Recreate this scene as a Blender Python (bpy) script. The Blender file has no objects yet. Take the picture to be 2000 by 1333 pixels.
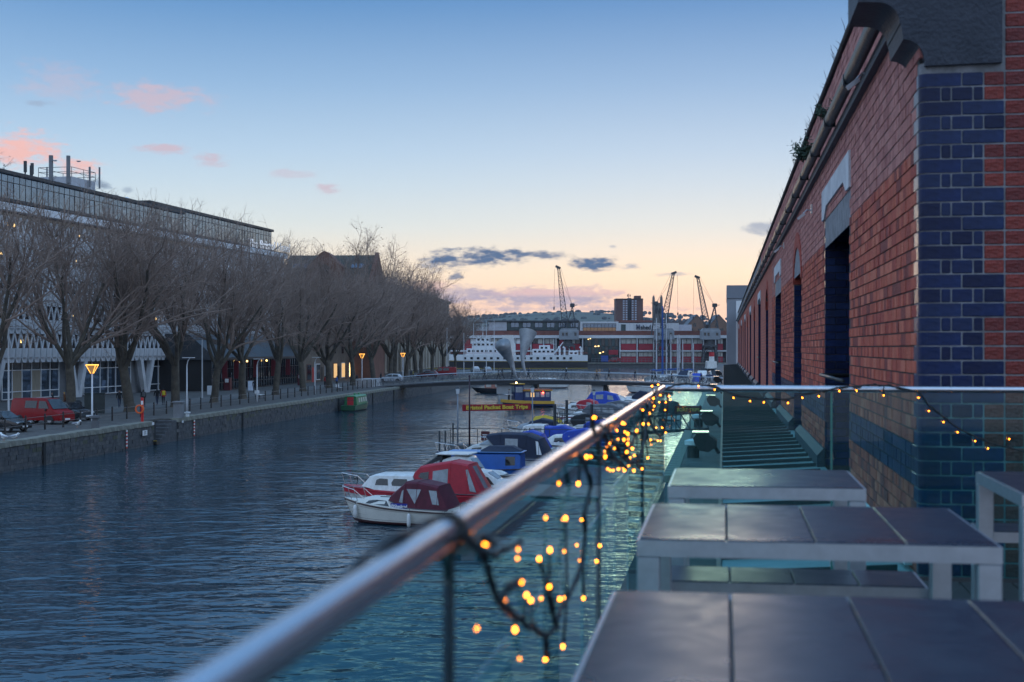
import bpy, bmesh, math, random
from mathutils import Vector, Matrix
sc = bpy.context.scene
col = sc.collection
PI = math.pi
rad = math.radians
random.seed(7)
# ------------------------------------------------------------------ camera (metres; quay level z = 0, eye 5.8 m)
EYE = 5.8; WAT = -1.8
F = 2700.0; HZ = 680.0
cam = bpy.data.cameras.new('camera'); camo = bpy.data.objects.new('camera', cam); col.objects.link(camo)
camo.location = (0, 0, EYE); camo.rotation_euler = (PI/2, 0, 0)
cam.sensor_width = 36; cam.lens = F/2000*36; cam.shift_y = 13.5/2000
cam.clip_start = 0.05; cam.clip_end = 20000
cam.dof.use_dof = True; cam.dof.focus_distance = 62; cam.dof.aperture_fstop = 4.2
sc.camera = camo
# ------------------------------------------------------------------ world
SUN_AZ = rad(9); SUN_EL = rad(1.2)
w = bpy.data.worlds.new('World'); sc.world = w; w.use_nodes = True
nt = w.node_tree; nt.nodes.clear()
def nd(t, **k):
    n = nt.nodes.new(t)
    for a, b in k.items(): setattr(n, a, b)
    return n
def lk(a, b): nt.links.new(a, b)
wo = nd('ShaderNodeOutputWorld'); bg = nd('ShaderNodeBackground'); lk(bg.outputs[0], wo.inputs[0])
sky = nd('ShaderNodeTexSky', sky_type='NISHITA', sun_disc=False, sun_elevation=SUN_EL, sun_rotation=SUN_AZ, altitude=20)
sky.air_density = 1.0; sky.dust_density = 1.0; sky.ozone_density = 2.0
tc = nd('ShaderNodeTexCoord'); sp = nd('ShaderNodeSeparateXYZ'); lk(tc.outputs['Generated'], sp.inputs[0])
def mth(op, a, b=None, c=None, clamp=False):
    n = nd('ShaderNodeMath', operation=op, use_clamp=clamp)
    for i, x in enumerate((a, b, c)):
        if x is None: continue
        if isinstance(x, (int, float)): n.inputs[i].default_value = x
        else: lk(x, n.inputs[i])
    return n.outputs[0]
el = mth('ARCSINE', sp.outputs[2]); az = mth('ARCTAN2', sp.outputs[0], sp.outputs[1])
# evening sky: colours by height, a touch warmer towards the set sun
def ramp(inp, stops):
    r = nd('ShaderNodeValToRGB'); lk(inp, r.inputs[0]); e = r.color_ramp.elements
    while len(e) < len(stops): e.new(0.5)
    for x, (p, c) in zip(e, stops): x.position = p; x.color = (*c, 1)
    return r.outputs[0]
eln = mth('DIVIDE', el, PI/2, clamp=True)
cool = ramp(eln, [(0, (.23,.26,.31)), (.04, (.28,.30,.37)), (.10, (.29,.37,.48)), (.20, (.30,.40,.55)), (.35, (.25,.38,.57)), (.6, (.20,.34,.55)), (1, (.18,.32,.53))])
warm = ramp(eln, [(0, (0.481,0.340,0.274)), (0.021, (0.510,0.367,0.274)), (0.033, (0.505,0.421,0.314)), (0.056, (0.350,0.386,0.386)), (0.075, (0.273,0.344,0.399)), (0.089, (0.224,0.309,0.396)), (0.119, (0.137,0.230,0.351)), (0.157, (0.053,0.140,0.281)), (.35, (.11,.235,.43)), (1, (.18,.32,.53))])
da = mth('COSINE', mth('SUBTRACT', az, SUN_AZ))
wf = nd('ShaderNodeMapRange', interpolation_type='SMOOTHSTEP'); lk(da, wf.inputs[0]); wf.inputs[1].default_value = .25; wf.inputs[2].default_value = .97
def mixc(f, a, b, bt='MIX'):
    n = nd('ShaderNodeMix', data_type='RGBA', blend_type=bt)
    if isinstance(f, (int, float)): n.inputs[0].default_value = f
    else: lk(f, n.inputs[0])
    for s, x in ((6, a), (7, b)):
        if isinstance(x, tuple): n.inputs[s].default_value = (*x, 1)
        else: lk(x, n.inputs[s])
    return n.outputs[2]
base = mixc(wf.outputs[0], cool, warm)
skyb = nd('ShaderNodeVectorMath', operation='SCALE'); lk(sky.outputs[0], skyb.inputs[0]); skyb.inputs['Scale'].default_value = 0.12
base = mixc(0.06, base, skyb.outputs[0])
# clouds, fixed in direction: (px, py, rx, ry, strength, colour)
cv = nd('ShaderNodeCombineXYZ'); lk(az, cv.inputs[0]); lk(el, cv.inputs[1])
nz = nd('ShaderNodeTexNoise'); nz.inputs['Scale'].default_value = 26; nz.inputs['Detail'].default_value = 6; nz.inputs['Roughness'].default_value = .62
ns = nd('ShaderNodeVectorMath', operation='MULTIPLY'); lk(cv.outputs[0], ns.inputs[0]); ns.inputs[1].default_value = (1, 2.6, 1); lk(ns.outputs[0], nz.inputs['Vector'])
nf = nd('ShaderNodeTexNoise'); nf.inputs['Scale'].default_value = 95; nf.inputs['Detail'].default_value = 5; nf.inputs['Roughness'].default_value = .6
lk(ns.outputs[0], nf.inputs['Vector'])
wob = mth('ADD', mth('MULTIPLY', mth('SUBTRACT', nz.outputs[0], .5), 1.9), mth('MULTIPLY', mth('SUBTRACT', nf.outputs[0], .5), 1.5))
PINK = (.30,.23,.26); HOT = (.42,.25,.23); DARK = (.05,.078,.135); LAV = (.22,.19,.24); GREY = (.15,.175,.23)
clouds = [(310,192,120,30,.75,PINK),(110,160,90,45,.35,PINK),(30,292,95,42,1,HOT),(160,326,52,22,.9,HOT),(305,290,60,12,.8,PINK),
 (410,315,45,16,.7,PINK),(635,368,36,12,.7,PINK),(575,340,65,9,.4,PINK),(1050,582,210,27,.9,LAV),(1080,572,170,11,.8,(.45,.29,.26)),(900,575,90,22,.7,LAV),
 (872,506,64,26,1,DARK),(950,502,110,22,1,DARK),(1050,498,75,11,.9,DARK),(1160,515,58,17,1,DARK),(1235,521,28,9,.7,GREY),(890,541,20,9,.8,DARK),
 (70,202,40,10,.5,GREY),(195,360,22,13,.6,DARK),(250,372,14,8,.4,DARK),(1495,445,45,17,.7,GREY),(1197,482,12,5,.5,GREY),(1310,536,50,6,.5,GREY),
 (1120,604,300,7,.5,LAV),(840,560,60,14,.5,HOT)]
tex = mth('ADD', mth('MULTIPLY', nf.outputs[0], 1.6), .2, clamp=True)
cur = base
for (px, py, rx, ry, st, c) in clouds:
    a0 = math.atan((px-1000)/F); e0 = math.atan((HZ-py)/F*math.cos(a0))
    ma = nd('ShaderNodeVectorMath', operation='MULTIPLY_ADD'); lk(cv.outputs[0], ma.inputs[0])
    ma.inputs[1].default_value = (F/rx, F/ry, 0); ma.inputs[2].default_value = (-a0*F/rx, -e0*F/ry, 0)
    ln = nd('ShaderNodeVectorMath', operation='LENGTH'); lk(ma.outputs[0], ln.inputs[0])
    s = mth('SUBTRACT', wob, ln.outputs['Value'])
    mr = nd('ShaderNodeMapRange', interpolation_type='SMOOTHSTEP'); lk(s, mr.inputs[0])
    mr.inputs[1].default_value = -1.0; mr.inputs[2].default_value = -.25; mr.inputs[3].default_value = 0; mr.inputs[4].default_value = st
    cur = mixc(mth('MULTIPLY', mr.outputs[0], tex), cur, c)
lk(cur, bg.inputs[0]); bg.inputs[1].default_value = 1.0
# ------------------------------------------------------------------ the sun, already at the horizon
sl = bpy.data.lights.new('sun', 'SUN'); sl.energy = 0.12; sl.angle = rad(12); sl.color = (1, .72, .5)
so = bpy.data.objects.new('sun', sl); col.objects.link(so)
so.rotation_euler = (PI/2 - SUN_EL, 0, PI - SUN_AZ)
sc.view_settings.view_transform = 'Standard'; sc.view_settings.look = 'None'; sc.view_settings.exposure = 1.15; sc.view_settings.gamma = 1
# ------------------------------------------------------------------ helpers
def W(px, py, Y): return Vector(((px-1000)/F*Y, Y, EYE + (HZ-py)/F*Y))
def WG(px, py, z):                      # the point on the level z seen there
    Y = (EYE-z)*F/(py-HZ); return Vector(((px-1000)/F*Y, Y, z))
def tag(o, label=None, cat=None, group=None, kind=None):
    if label: o['label'] = label
    if cat: o['category'] = cat
    if group: o['group'] = group
    if kind: o['kind'] = kind
    return o
def empty(name, loc=(0,0,0), rz=0, label=None, cat=None, group=None):
    o = bpy.data.objects.new(name, None); col.objects.link(o); o.location = loc; o.rotation_euler = (0,0,rz); o.empty_display_size = .2
    return tag(o, label, cat, group)
class MB:
    def __init__(s): s.v = []; s.f = []; s.m = []
    def add(s, vs, fs, mi=0):
        b = len(s.v); s.v += [tuple(p) for p in vs]
        for f in fs: s.f.append(tuple(b+i for i in f)); s.m.append(mi)
        return s
    def box(s, x0, x1, y0, y1, z0, z1, mi=0):
        return s.add([(x0,y0,z0),(x1,y0,z0),(x1,y1,z0),(x0,y1,z0),(x0,y0,z1),(x1,y0,z1),(x1,y1,z1),(x0,y1,z1)],
            [(3,2,1,0),(4,5,6,7),(0,1,5,4),(1,2,6,5),(2,3,7,6),(3,0,4,7)], mi)
    def bbox(s, x0, x1, y0, y1, z0, z1, b=.01, mi=0):   # box with bevelled edges (chamfers all round)
        vs = []
        for (z, e) in ((z0,b),(z0+b,0),(z1-b,0),(z1,b)):
            X0, X1, Y0, Y1 = x0+e, x1-e, y0+e, y1-e
            vs += [(X0+b,Y0,z),(X1-b,Y0,z),(X1,Y0+b,z),(X1,Y1-b,z),(X1-b,Y1,z),(X0+b,Y1,z),(X0,Y1-b,z),(X0,Y0+b,z)]
        fs = [tuple(range(7,-1,-1)), tuple(range(24,32))]
        for k in range(3):
            for i in range(8):
                j = (i+1)%8; fs.append((k*8+i, k*8+j, k*8+8+j, k*8+8+i))
        return s.add(vs, fs, mi)
    def bar(s, p0, p1, wd, ht=None, mi=0):             # rectangular bar between two points
        p0 = Vector(p0); p1 = Vector(p1); d = (p1-p0).normalized(); ht = ht or wd
        up = Vector((0,0,1)) if abs(d.z) < .95 else Vector((0,1,0))
        a = d.cross(up).normalized()*wd/2; b = a.cross(d).normalized()*ht/2
        vs = [p0-a-b,p0+a-b,p0+a+b,p0-a+b,p1-a-b,p1+a-b,p1+a+b,p1-a+b]
        return s.add(vs, [(0,1,2,3),(7,6,5,4),(0,4,5,1),(1,5,6,2),(2,6,7,3),(3,7,4,0)], mi)
    def tube(s, pts, r, n=6, mi=0, caps=True):
        pts = [Vector(p) for p in pts]; rs = r if isinstance(r, (list,tuple)) else [r]*len(pts)
        d0 = (pts[1]-pts[0]).normalized(); a = d0.orthogonal().normalized(); rings = []
        for i, p in enumerate(pts):
            d = (pts[min(i+1,len(pts)-1)]-pts[max(i-1,0)])
            d = d.normalized() if d.length > 1e-9 else d0
            a = (a - d*a.dot(d)); a = a.normalized() if a.length > 1e-6 else d.orthogonal().normalized()
            b = d.cross(a)
            rings.append([p + (a*math.cos(2*PI*k/n) + b*math.sin(2*PI*k/n))*rs[i] for k in range(n)])
        return s.loft(rings, mi, caps)
    def loft(s, rings, mi=0, caps=True, closed=True):
        n = len(rings[0]); vs = [p for r in rings for p in r]; fs = []
        for k in range(len(rings)-1):
            for i in range(n if closed else n-1):
                j = (i+1)%n; fs.append((k*n+i, k*n+j, (k+1)*n+j, (k+1)*n+i))
        if caps: fs.append(tuple(range(n-1,-1,-1))); fs.append(tuple((len(rings)-1)*n+i for i in range(n)))
        return s.add(vs, fs, mi)
    def lathe(s, prof, n=12, c=(0,0,0), mi=0, caps=True):
        return s.loft([[(c[0]+r*math.cos(2*PI*k/n), c[1]+r*math.sin(2*PI*k/n), c[2]+z) for k in range(n)] for r, z in prof], mi, caps)
    def prism(s, poly, fn, d0, d1, mi=0):              # poly of (a, b); fn(a, b, d) -> point
        return s.loft([[fn(a,b,d0) for a,b in poly], [fn(a,b,d1) for a,b in poly]], mi)
    def ball(s, c, r, n=8, m=5, mi=0, sx=1, sy=1, sz=1):
        return s.loft([[(c[0]+sx*r*math.sin(PI*(j+.02)/(m+.04))*math.cos(2*PI*k/n), c[1]+sy*r*math.sin(PI*(j+.02)/(m+.04))*math.sin(2*PI*k/n), c[2]-sz*r*math.cos(PI*(j+.02)/(m+.04))) for k in range(n)] for j in range(m+1)], mi)
    def mesh(s, name, mats, smooth=False):
        me = bpy.data.meshes.new(name); me.from_pydata(s.v, [], s.f)
        for m in (mats if isinstance(mats, (list,tuple)) else [mats]): me.materials.append(m)
        me.polygons.foreach_set('material_index', s.m)
        bm = bmesh.new(); bm.from_mesh(me); bmesh.ops.recalc_face_normals(bm, faces=bm.faces); bm.to_mesh(me); bm.free()
        if smooth is True: me.polygons.foreach_set('use_smooth', [True]*len(me.polygons))
        elif smooth: 
            me.polygons.foreach_set('use_smooth', [True]*len(me.polygons)); me.set_sharp_from_angle(angle=rad(smooth))
        return me
    def build(s, name, mats, parent=None, loc=(0,0,0), rz=0, smooth=False, label=None, cat=None, group=None, kind=None):
        return inst(name, s.mesh(name, mats, smooth), parent, loc, rz, label, cat, group, kind)
def inst(name, me, parent=None, loc=(0,0,0), rz=0, label=None, cat=None, group=None, kind=None):
    o = bpy.data.objects.new(name, me); col.objects.link(o); o.location = loc; o.rotation_euler = (0,0,rz); o.parent = parent
    return tag(o, label, cat, group, kind)
def copy_tree(o, parent=None):
    c = o.copy(); col.objects.link(c); c.parent = parent
    for ch in list(o.children): copy_tree(ch, c)
    return c
# ------------------------------------------------------------------ materials
_M = {}
def mat(name, c, rough=.6, metal=0, var=.12, scale=3.0, bump=0, bscale=None, c2=None, spec=.5, emit=None, es=1, coat=0, stretch=(1,1,1), det=5):
    if name in _M: return _M[name]
    m = bpy.data.materials.new(name); m.use_nodes = True; t = m.node_tree; b = t.nodes['Principled BSDF']
    b.inputs['Roughness'].default_value = rough; b.inputs['Metallic'].default_value = metal; b.inputs['Specular IOR Level'].default_value = spec
    b.inputs['Coat Weight'].default_value = coat
    if emit: b.inputs['Emission Color'].default_value = (*emit,1); b.inputs['Emission Strength'].default_value = es
    co = t.nodes.new('ShaderNodeTexCoord'); mp = t.nodes.new('ShaderNodeMapping'); mp.inputs['Scale'].default_value = stretch
    t.links.new(co.outputs['Object'], mp.inputs[0])
    n = t.nodes.new('ShaderNodeTexNoise'); n.inputs['Scale'].default_value = scale; n.inputs['Detail'].default_value = det; n.inputs['Roughness'].default_value = .65
    t.links.new(mp.outputs[0], n.inputs['Vector'])
    r = t.nodes.new('ShaderNodeValToRGB'); e = r.color_ramp.elements
    hi = c2 or tuple(min(1, x*(1+var)) for x in c); lo = tuple(x*(1-var) for x in c) if not c2 else c
    e[0].position = .32; e[0].color = (*lo,1); e[1].position = .68; e[1].color = (*hi,1)
    t.links.new(n.outputs[0], r.inputs[0]); t.links.new(r.outputs[0], b.inputs['Base Color'])
    if bump:
        bp = t.nodes.new('ShaderNodeBump'); bp.inputs['Strength'].default_value = min(1, bump); bp.inputs['Distance'].default_value = .02
        n2 = t.nodes.new('ShaderNodeTexNoise'); n2.inputs['Scale'].default_value = bscale or scale*4; n2.inputs['Detail'].default_value = 4
        t.links.new(mp.outputs[0], n2.inputs['Vector']); t.links.new(n2.outputs[0], bp.inputs['Height']); t.links.new(bp.outputs[0], b.inputs['Normal'])
    _M[name] = m; return m
def glass_mat(name, tint=(.75,.93,.9), ior=1.5):
    m = bpy.data.materials.new(name); m.use_nodes = True; t = m.node_tree; t.nodes.clear()
    o = t.nodes.new('ShaderNodeOutputMaterial'); mx = t.nodes.new('ShaderNodeMixShader'); tr = t.nodes.new('ShaderNodeBsdfTransparent'); gl = t.nodes.new('ShaderNodeBsdfGlossy')
    tr.inputs[0].default_value = (*tint,1); gl.inputs['Roughness'].default_value = 0.01; gl.inputs[0].default_value = (.92,.97,.97,1)
    fr = t.nodes.new('ShaderNodeFresnel'); fr.inputs[0].default_value = ior; ge = t.nodes.new('ShaderNodeNewGeometry')
    mu = t.nodes.new('ShaderNodeMath'); mu.operation = 'SUBTRACT'; mu.use_clamp = True
    t.links.new(fr.outputs[0], mu.inputs[0]); t.links.new(ge.outputs['Backfacing'], mu.inputs[1])
    df = t.nodes.new('ShaderNodeBsdfDiffuse'); df.inputs[0].default_value = (.22,.50,.52,1); m2 = t.nodes.new('ShaderNodeMixShader'); m2.inputs[0].default_value = .016; t.links.new(tr.outputs[0], m2.inputs[1]); t.links.new(df.outputs[0], m2.inputs[2])
    t.links.new(mu.outputs[0], mx.inputs[0]); t.links.new(m2.outputs[0], mx.inputs[1]); t.links.new(gl.outputs[0], mx.inputs[2]); t.links.new(mx.outputs[0], o.inputs[0])
    return m
def text_mesh(txt, size, ext=.01, bold=0, sx=1):
    cu = bpy.data.curves.new('t', 'FONT'); cu.body = txt; cu.size = size; cu.extrude = ext; cu.offset = bold; cu.align_x = 'CENTER'; cu.align_y = 'CENTER'; cu.resolution_u = 3
    o = bpy.data.objects.new('t', cu); col.objects.link(o); bpy.context.view_layer.update()
    me = bpy.data.meshes.new_from_object(o.evaluated_get(bpy.context.evaluated_depsgraph_get())); bpy.data.objects.remove(o)
    for v in me.vertices: v.co.x *= sx
    return me
def text(name, txt, size, m, parent, loc, rot, ext=.01, bold=0, sx=1):
    me = text_mesh(txt, size, ext, bold, sx); me.materials.clear(); me.materials.append(m)
    o = inst(name, me, parent, loc); o.rotation_euler = rot; return o
STEEL = mat('brushed steel', (.64,.64,.69), .25, 1, .06, 40, stretch=(1,1,1))
ALU = mat('anodised aluminium', (.54,.56,.61), .33, .8, .08, 20)
BLACK = mat('black paint', (.012,.013,.016), .45, 0, .2)
DGREY = mat('dark grey metal', (.05,.055,.06), .5, .3, .2)
WHITE = mat('white gelcoat', (.58,.57,.54), .3, 0, .06, 3.5, c2=(.80,.80,.80), stretch=(1,1,.4))
WPAINT = mat('white paint', (.75,.75,.76), .5, 0, .06, 1.2)
DGLASS = mat('dark window glass', (.012,.016,.022), .06, 0, .3, spec=.8)
RED = mat('signal red paint', (.50,.02,.03), .4)
# ================================================================== SETTING: water, quays, ground
wm = bpy.data.materials.new('harbour water'); wm.use_nodes = True; t = wm.node_tree; b = t.nodes['Principled BSDF']
b.inputs['Base Color'].default_value = (.012,.050,.075,1); b.inputs['Roughness'].default_value = .04; b.inputs['IOR'].default_value = 1.33
co = t.nodes.new('ShaderNodeTexCoord')
def wn(scale, st, det, amp, prev):
    mp = t.nodes.new('ShaderNodeMapping'); mp.inputs['Scale'].default_value = st; mp.inputs['Rotation'].default_value = (0,0,.25); t.links.new(co.outputs['Object'], mp.inputs[0])
    n = t.nodes.new('ShaderNodeTexNoise'); n.inputs['Scale'].default_value = scale; n.inputs['Detail'].default_value = det; n.inputs['Roughness'].default_value = .55; n.inputs['Distortion'].default_value = .4
    t.links.new(mp.outputs[0], n.inputs['Vector'])
    bp = t.nodes.new('ShaderNodeBump'); bp.inputs['Strength'].default_value = 1; bp.inputs['Distance'].default_value = amp
    t.links.new(n.outputs[0], bp.inputs['Height'])
    if prev: t.links.new(prev.outputs[0], bp.inputs['Normal'])
    return bp
b1 = wn(.07, (1,1,1), 2, .2, None); b2 = wn(.6, (.75,1.15,1), 2, .19, b1); b3 = wn(1.7, (.8,1.15,1), 2, .06, b2)
pn_ = t.nodes.new('ShaderNodeTexNoise'); pn_.inputs['Scale'].default_value = .045; pn_.inputs['Detail'].default_value = 3; t.links.new(co.outputs['Object'], pn_.inputs['Vector'])
pr2 = t.nodes.new('ShaderNodeMapRange'); t.links.new(pn_.outputs[0], pr2.inputs[0]); pr2.inputs[1].default_value = .35; pr2.inputs[2].default_value = .65; pr2.inputs[3].default_value = .45; pr2.inputs[4].default_value = 1.0
for bb_ in (b2, b3): t.links.new(pr2.outputs[0], bb_.inputs['Strength'])
t.links.new(b3.outputs[0], b.inputs['Normal'])
MB().add([(-400,-200,0),(600,-200,0),(600,560,0),(-400,560,0)], [(0,1,2,3)]).build('water', wm, loc=(0,0,WAT), kind='structure')

COBBLE = mat('stone setts', (.055,.050,.047), .75, 0, .3, .8, .6, 9, c2=(.13,.12,.11))
PAVE = mat('grey paving', (.10,.10,.10), .75, 0, .2, .5, .3, 4, c2=(.17,.165,.16))
COPE = mat('mossy coping stone', (.13,.125,.10), .85, 0, .2, .9, .6, 8, c2=(.32,.31,.26))
STONES = [mat('quay stone %s' % n, c, .85, 0, .25, 2.2, .8, 9, c2=c2) for n, c, c2 in (('dark', (.045,.046,.052), (.105,.105,.11)), ('mid', (.055,.055,.06), (.14,.135,.13)), ('mossy', (.05,.053,.036), (.125,.125,.085)))]
MORT = mat('dark joint', (.02,.02,.022), .9, 0, .3, 3)
ASPH = mat('asphalt', (.045,.046,.05), .8, 0, .2, .6, .3, 20)
QA = math.atan(.118); QO = Vector((-31,83,0))
def Q(x, y, z=0): return Vector((QO.x + x*math.cos(QA) + y*math.sin(QA), QO.y - x*math.sin(QA) + y*math.cos(QA), z))
def qframe(name, **k): return empty(name, QO, -QA, **k)
quay = MB().box(-220,-.55,-140,25.9,-4,0).box(-220,-1.5,25.9,30.4,-4,0).box(-220,-.55,30.4,282,-4,0).build('quay', [COBBLE], loc=QO, rz=-QA, kind='structure')
# promenade strip of smoother paving and the street behind
MB().box(-14.5,-9.6,-140,281,.0,.006).build('promenade', PAVE, loc=QO, rz=-QA, kind='structure')
qw = MB().box(-.55,-.06,-60,25.9,-4,-.3).box(-.55,-.06,30.4,282,-4,-.3).build('wall_core', MORT, quay)
rs = random.Random(3); st = MB()
for k in range(6):
    z1 = -.32 - k*.27; y = -10
    while y < 150:
        L = rs.uniform(.4,.95)
        if not (y+L > 25.9 and y < 30.4):
            d = rs.uniform(-.06,-.005); st.box(-.3,d,y+.012,y+L-.012,z1-.258,z1, rs.choice([0,0,1,1,2]) if k<2 else rs.choice([0,0,1]))
        y += L
st.build('wall_stones', STONES, quay, kind='stuff')
MB().box(-.3,-.02,150,282,-4,-.3).build('far_wall_face', STONES[1], quay)
cms = []
for i in range(4):
    c_ = MB().bbox(-.75,.05,.012,1.36+.0*i,-.30,.05+.012*i,.025); cms.append(c_.mesh('coping_stone', COPE))
y = -8
i = 0
while y < 150:
    if not (y+1.38 > 25.7 and y < 30.4): inst('coping_stone', cms[i%4], quay, (rs.uniform(-.015,.015), y, rs.uniform(-.012,.012)))
    y += 1.38; i += 1
MB().bbox(-.75,.05,150.5,281.9,-.30,.05,.03).build('coping_run', COPE, quay)
MB().box(-.75,.04,-60,-8.1,-.3,.05).build('coping_run', COPE, quay)
for k in range(7):
    MB().bbox(-1.49,-.02,26.1+k*.58,26.1+k*.58+.62 if k<6 else 30.39,-3.5,-1.62+k*.25,.02).build('step', STONES[0], quay)
MB().bbox(-.9,.25,25.3,26.08,-1.75,-1.5,.02).build('landing_stage', [mat('wet timber', (.02,.018,.015), .6)], quay)
MB().box(-.9,.26,25.28,25.34,-1.5,-1.44).build('yellow_edge', mat('yellow line', (.45,.30,.03), .6), quay)
# vertical timber fenders / chain recesses in the wall
for yy in (6.2, 47.5, 85, 104, 118): MB().box(-.02,.07,yy,yy+.35,-2.6,-.31).build('wall_fender', MORT, quay)
# right quay (under and beyond the brick shed)
RA = math.atan(.1533); 
def R(x, y, z=0): return Vector((x*math.cos(RA) + y*math.sin(RA), -x*math.sin(RA) + y*math.cos(RA), z))
def rframe(name, **k): return empty(name, (0,0,0), -RA, **k)
rq = MB().box(-2.15,90,-60,520,-4,0).build('quay_right', COBBLE, rz=-RA, kind='structure')
cm = MB().bbox(-2.75,-2.1,.01,1.38,-.3,.03,.02).mesh('coping_stone', COPE)
for k in range(45, 130): inst('coping_stone', cm, rq, (rs.uniform(-.01,.01), k*1.4, 0))
MB().box(-2.6,-2.15,-60,520,-4,-.31).build('wall_core', STONES[0], rq)
# far quay and ground to the horizon
fq = MB().box(-400,400,535,900,-4,0).build('quay_far', COBBLE, kind='structure')
MB().box(-400,400,534.2,535.6,-.3,.05).build('coping_run', COPE, fq)
MB().box(-400,400,534.7,534.99,-4,-.3).build('wall_face', STONES[1], fq)
GRASS = mat('far fields', (.03,.045,.03), .9, 0, .3, .004, c2=(.07,.085,.05))
g = MB(); nx, ny = 90, 14
rh = random.Random(5)
def hz(x, f):
    return (32 + 13*math.sin(x/620+.6) + 9*math.sin(x/241+2) + 5*math.sin(x/97) )*f
rows = []
for j in range(ny+1):
    Y = 880 + (3900-880)*(j/ny); f = max(0, (j-3)/(ny-3))**1.2
    rows.append([((i/nx-.5)*3600*(Y/2400+.3), Y, (-.6 if j == 0 else 0) + hz((i/nx-.5)*5200, f)*2.1) for i in range(nx+1)])
g.loft(rows, caps=False, closed=False)
g.build('hills', GRASS, smooth=True, kind='structure')
MB().add([(-3400,880,-.5),(3400,880,-.5),(3400,3950,-.5),(-3400,3950,-.5)], [(0,1,2,3)]).build('ground', GRASS, kind='structure')
# rows of trees along the hill crest: one far mass
tm = MB(); rt = random.Random(9)
for k in range(1500):
    x = rt.uniform(-260,900); fy = rt.choice([.45,.6,.75,.9,1,1]); Y = 880 + 3020*(3/14+fy*11/14)
    z = hz(x*Y/2400/(Y/2400+.3), fy**1.2)*2.1; s_ = rt.uniform(3,7)
    if rt.random() < .35 or math.sin(x/37+fy*9) > .2: tm.ball((x*Y/2400, Y, z+s_*.1), s_, 6, 4, 0, rt.uniform(.8,1.4), 1, rt.uniform(.6,1.0))
tm.build('far_woods', mat('far wood', (.018,.024,.02), .95, 0, .3, .05), kind='stuff', label='dark rows of trees and hedges along the distant hill crest', cat='woods')

# ================================================================== BRICK SHED on the right (wall frame: x to the right, y along the wall)
EY = EYE
RB = [mat('red brick %d' % i, c, .75, 0, .22, 7, .7, 60) for i, c in enumerate([(.44,.075,.042),(.52,.11,.06),(.37,.055,.036),(.56,.145,.085),(.23,.04,.033),(.48,.09,.05)])]
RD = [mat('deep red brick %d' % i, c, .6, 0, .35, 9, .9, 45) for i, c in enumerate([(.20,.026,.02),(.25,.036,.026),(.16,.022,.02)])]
PBk = [mat('pale brick %d' % i, c, .75, 0, .2, 7, .7, 60) for i, c in enumerate([(.46,.17,.145),(.52,.21,.18),(.40,.14,.125)])]
BB = [mat('blue engineering brick %d' % i, c, .3, 0, .35, 7, .15, 30, spec=.25) for i, c in enumerate([(.007,.020,.078),(.004,.012,.052),(.011,.025,.082)])]
MORTAR = mat('grey mortar', (.06,.055,.055), .9, 0, .25, 6)
MORTL = mat('pale mortar', (.22,.22,.235), .9, 0, .4, 9)
STONE_D = mat('dark dressed stone', (.015,.020,.036), .55, 0, .3, 5, .5, 40, c2=(.032,.038,.058))
STONE_L = mat('pale dressed stone', (.48,.48,.50), .8, 0, .25, 3, .5, 30, c2=(.68,.68,.70))
IRON = mat('cast iron gutter', (.018,.02,.024), .4, .2, .4, 4, .5, 30)
shed = rframe('brick_shed', label='long Victorian red brick shed with blue brick corner running away on the right', cat='building')
WX = 1.152; WY = 8.523; CP = .0857; BL = .245; ZB = EY-1.36-.3; ZT = EY+2.2
opens = []
for k in range(7):
    opens.append((13.25+15.6*k, 16.35+15.6*k, 'lintel', EY+1.50)); opens.append((21.3+15.6*k, 23.5+15.6*k, 'arch', EY+1.05))
opens.sort()
WEND = 116
def in_open(y0, y1, z):
    for a, b_, kind, top in opens:
        if y1 > a and y0 < b_:
            h = top
            if kind == 'arch':
                m_ = (a+b_)/2; d = min(1, abs((y0+y1)/2-m_)/((b_-a)/2)); h = top + .55*math.sqrt(max(0,1-d*d))
            elif z < h: return True
            if z < h: return True
    return False
# core (mortar face 8 mm behind the brick face)
core = MB(); ys = WY
for a, b_, kind, top in opens + [(WEND,WEND,'',0)]:
    core.box(WX+.008, WX+.6, ys+.06 if ys == WY else ys, a, -.0, ZT); ys = b_
    if b_ > a:
        if kind == 'lintel': core.box(WX+.008, WX+.6, a, b_, top+.27, ZT); core.box(WX+.008,WX+.6,a,b_,0,EY-1.42)
        else:
            n = 10; c_ = (a+b_)/2; r = (b_-a)/2
            for i in range(n):
                u0 = -1+2*i/n; u1 = -1+2*(i+1)/n; zz = top+.55*math.sqrt(max(0,1-((u0+u1)/2)**2))
                core.box(WX+.008, WX+.6, c_+r*u0, c_+r*u1, zz, ZT)
            core.box(WX+.008,WX+.6,a,b_,0,EY-1.42)
core.build('wall', MORTAR, shed)
MB().box(WX+.6, WX+14, WY+.012, WEND, 0, ZT+.1).build('end_wall', MORTAR, shed)
MB().box(WX+.056, WX+3, WY+.005, WY+.011, 0, ZT+.3).build('pointing', MORTL, shed)
MB().prism([(.057,.006)]+[(.055-.049*math.sin(a*PI/12), .055-.049*math.cos(a*PI/12)) for a in range(7)]+[(.006,.26),(.012,.26),(.057,.06)], lambda p,q,d: (WX+p,WY+q,d), 0, ZT-.5).build('corner_pointing', MORTL, shed)
MB().box(WX+.0065,WX+.0085,WY+.26,34,EY+1.15,ZT-.1).build('pale_pointing', MORTL, shed)
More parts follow.
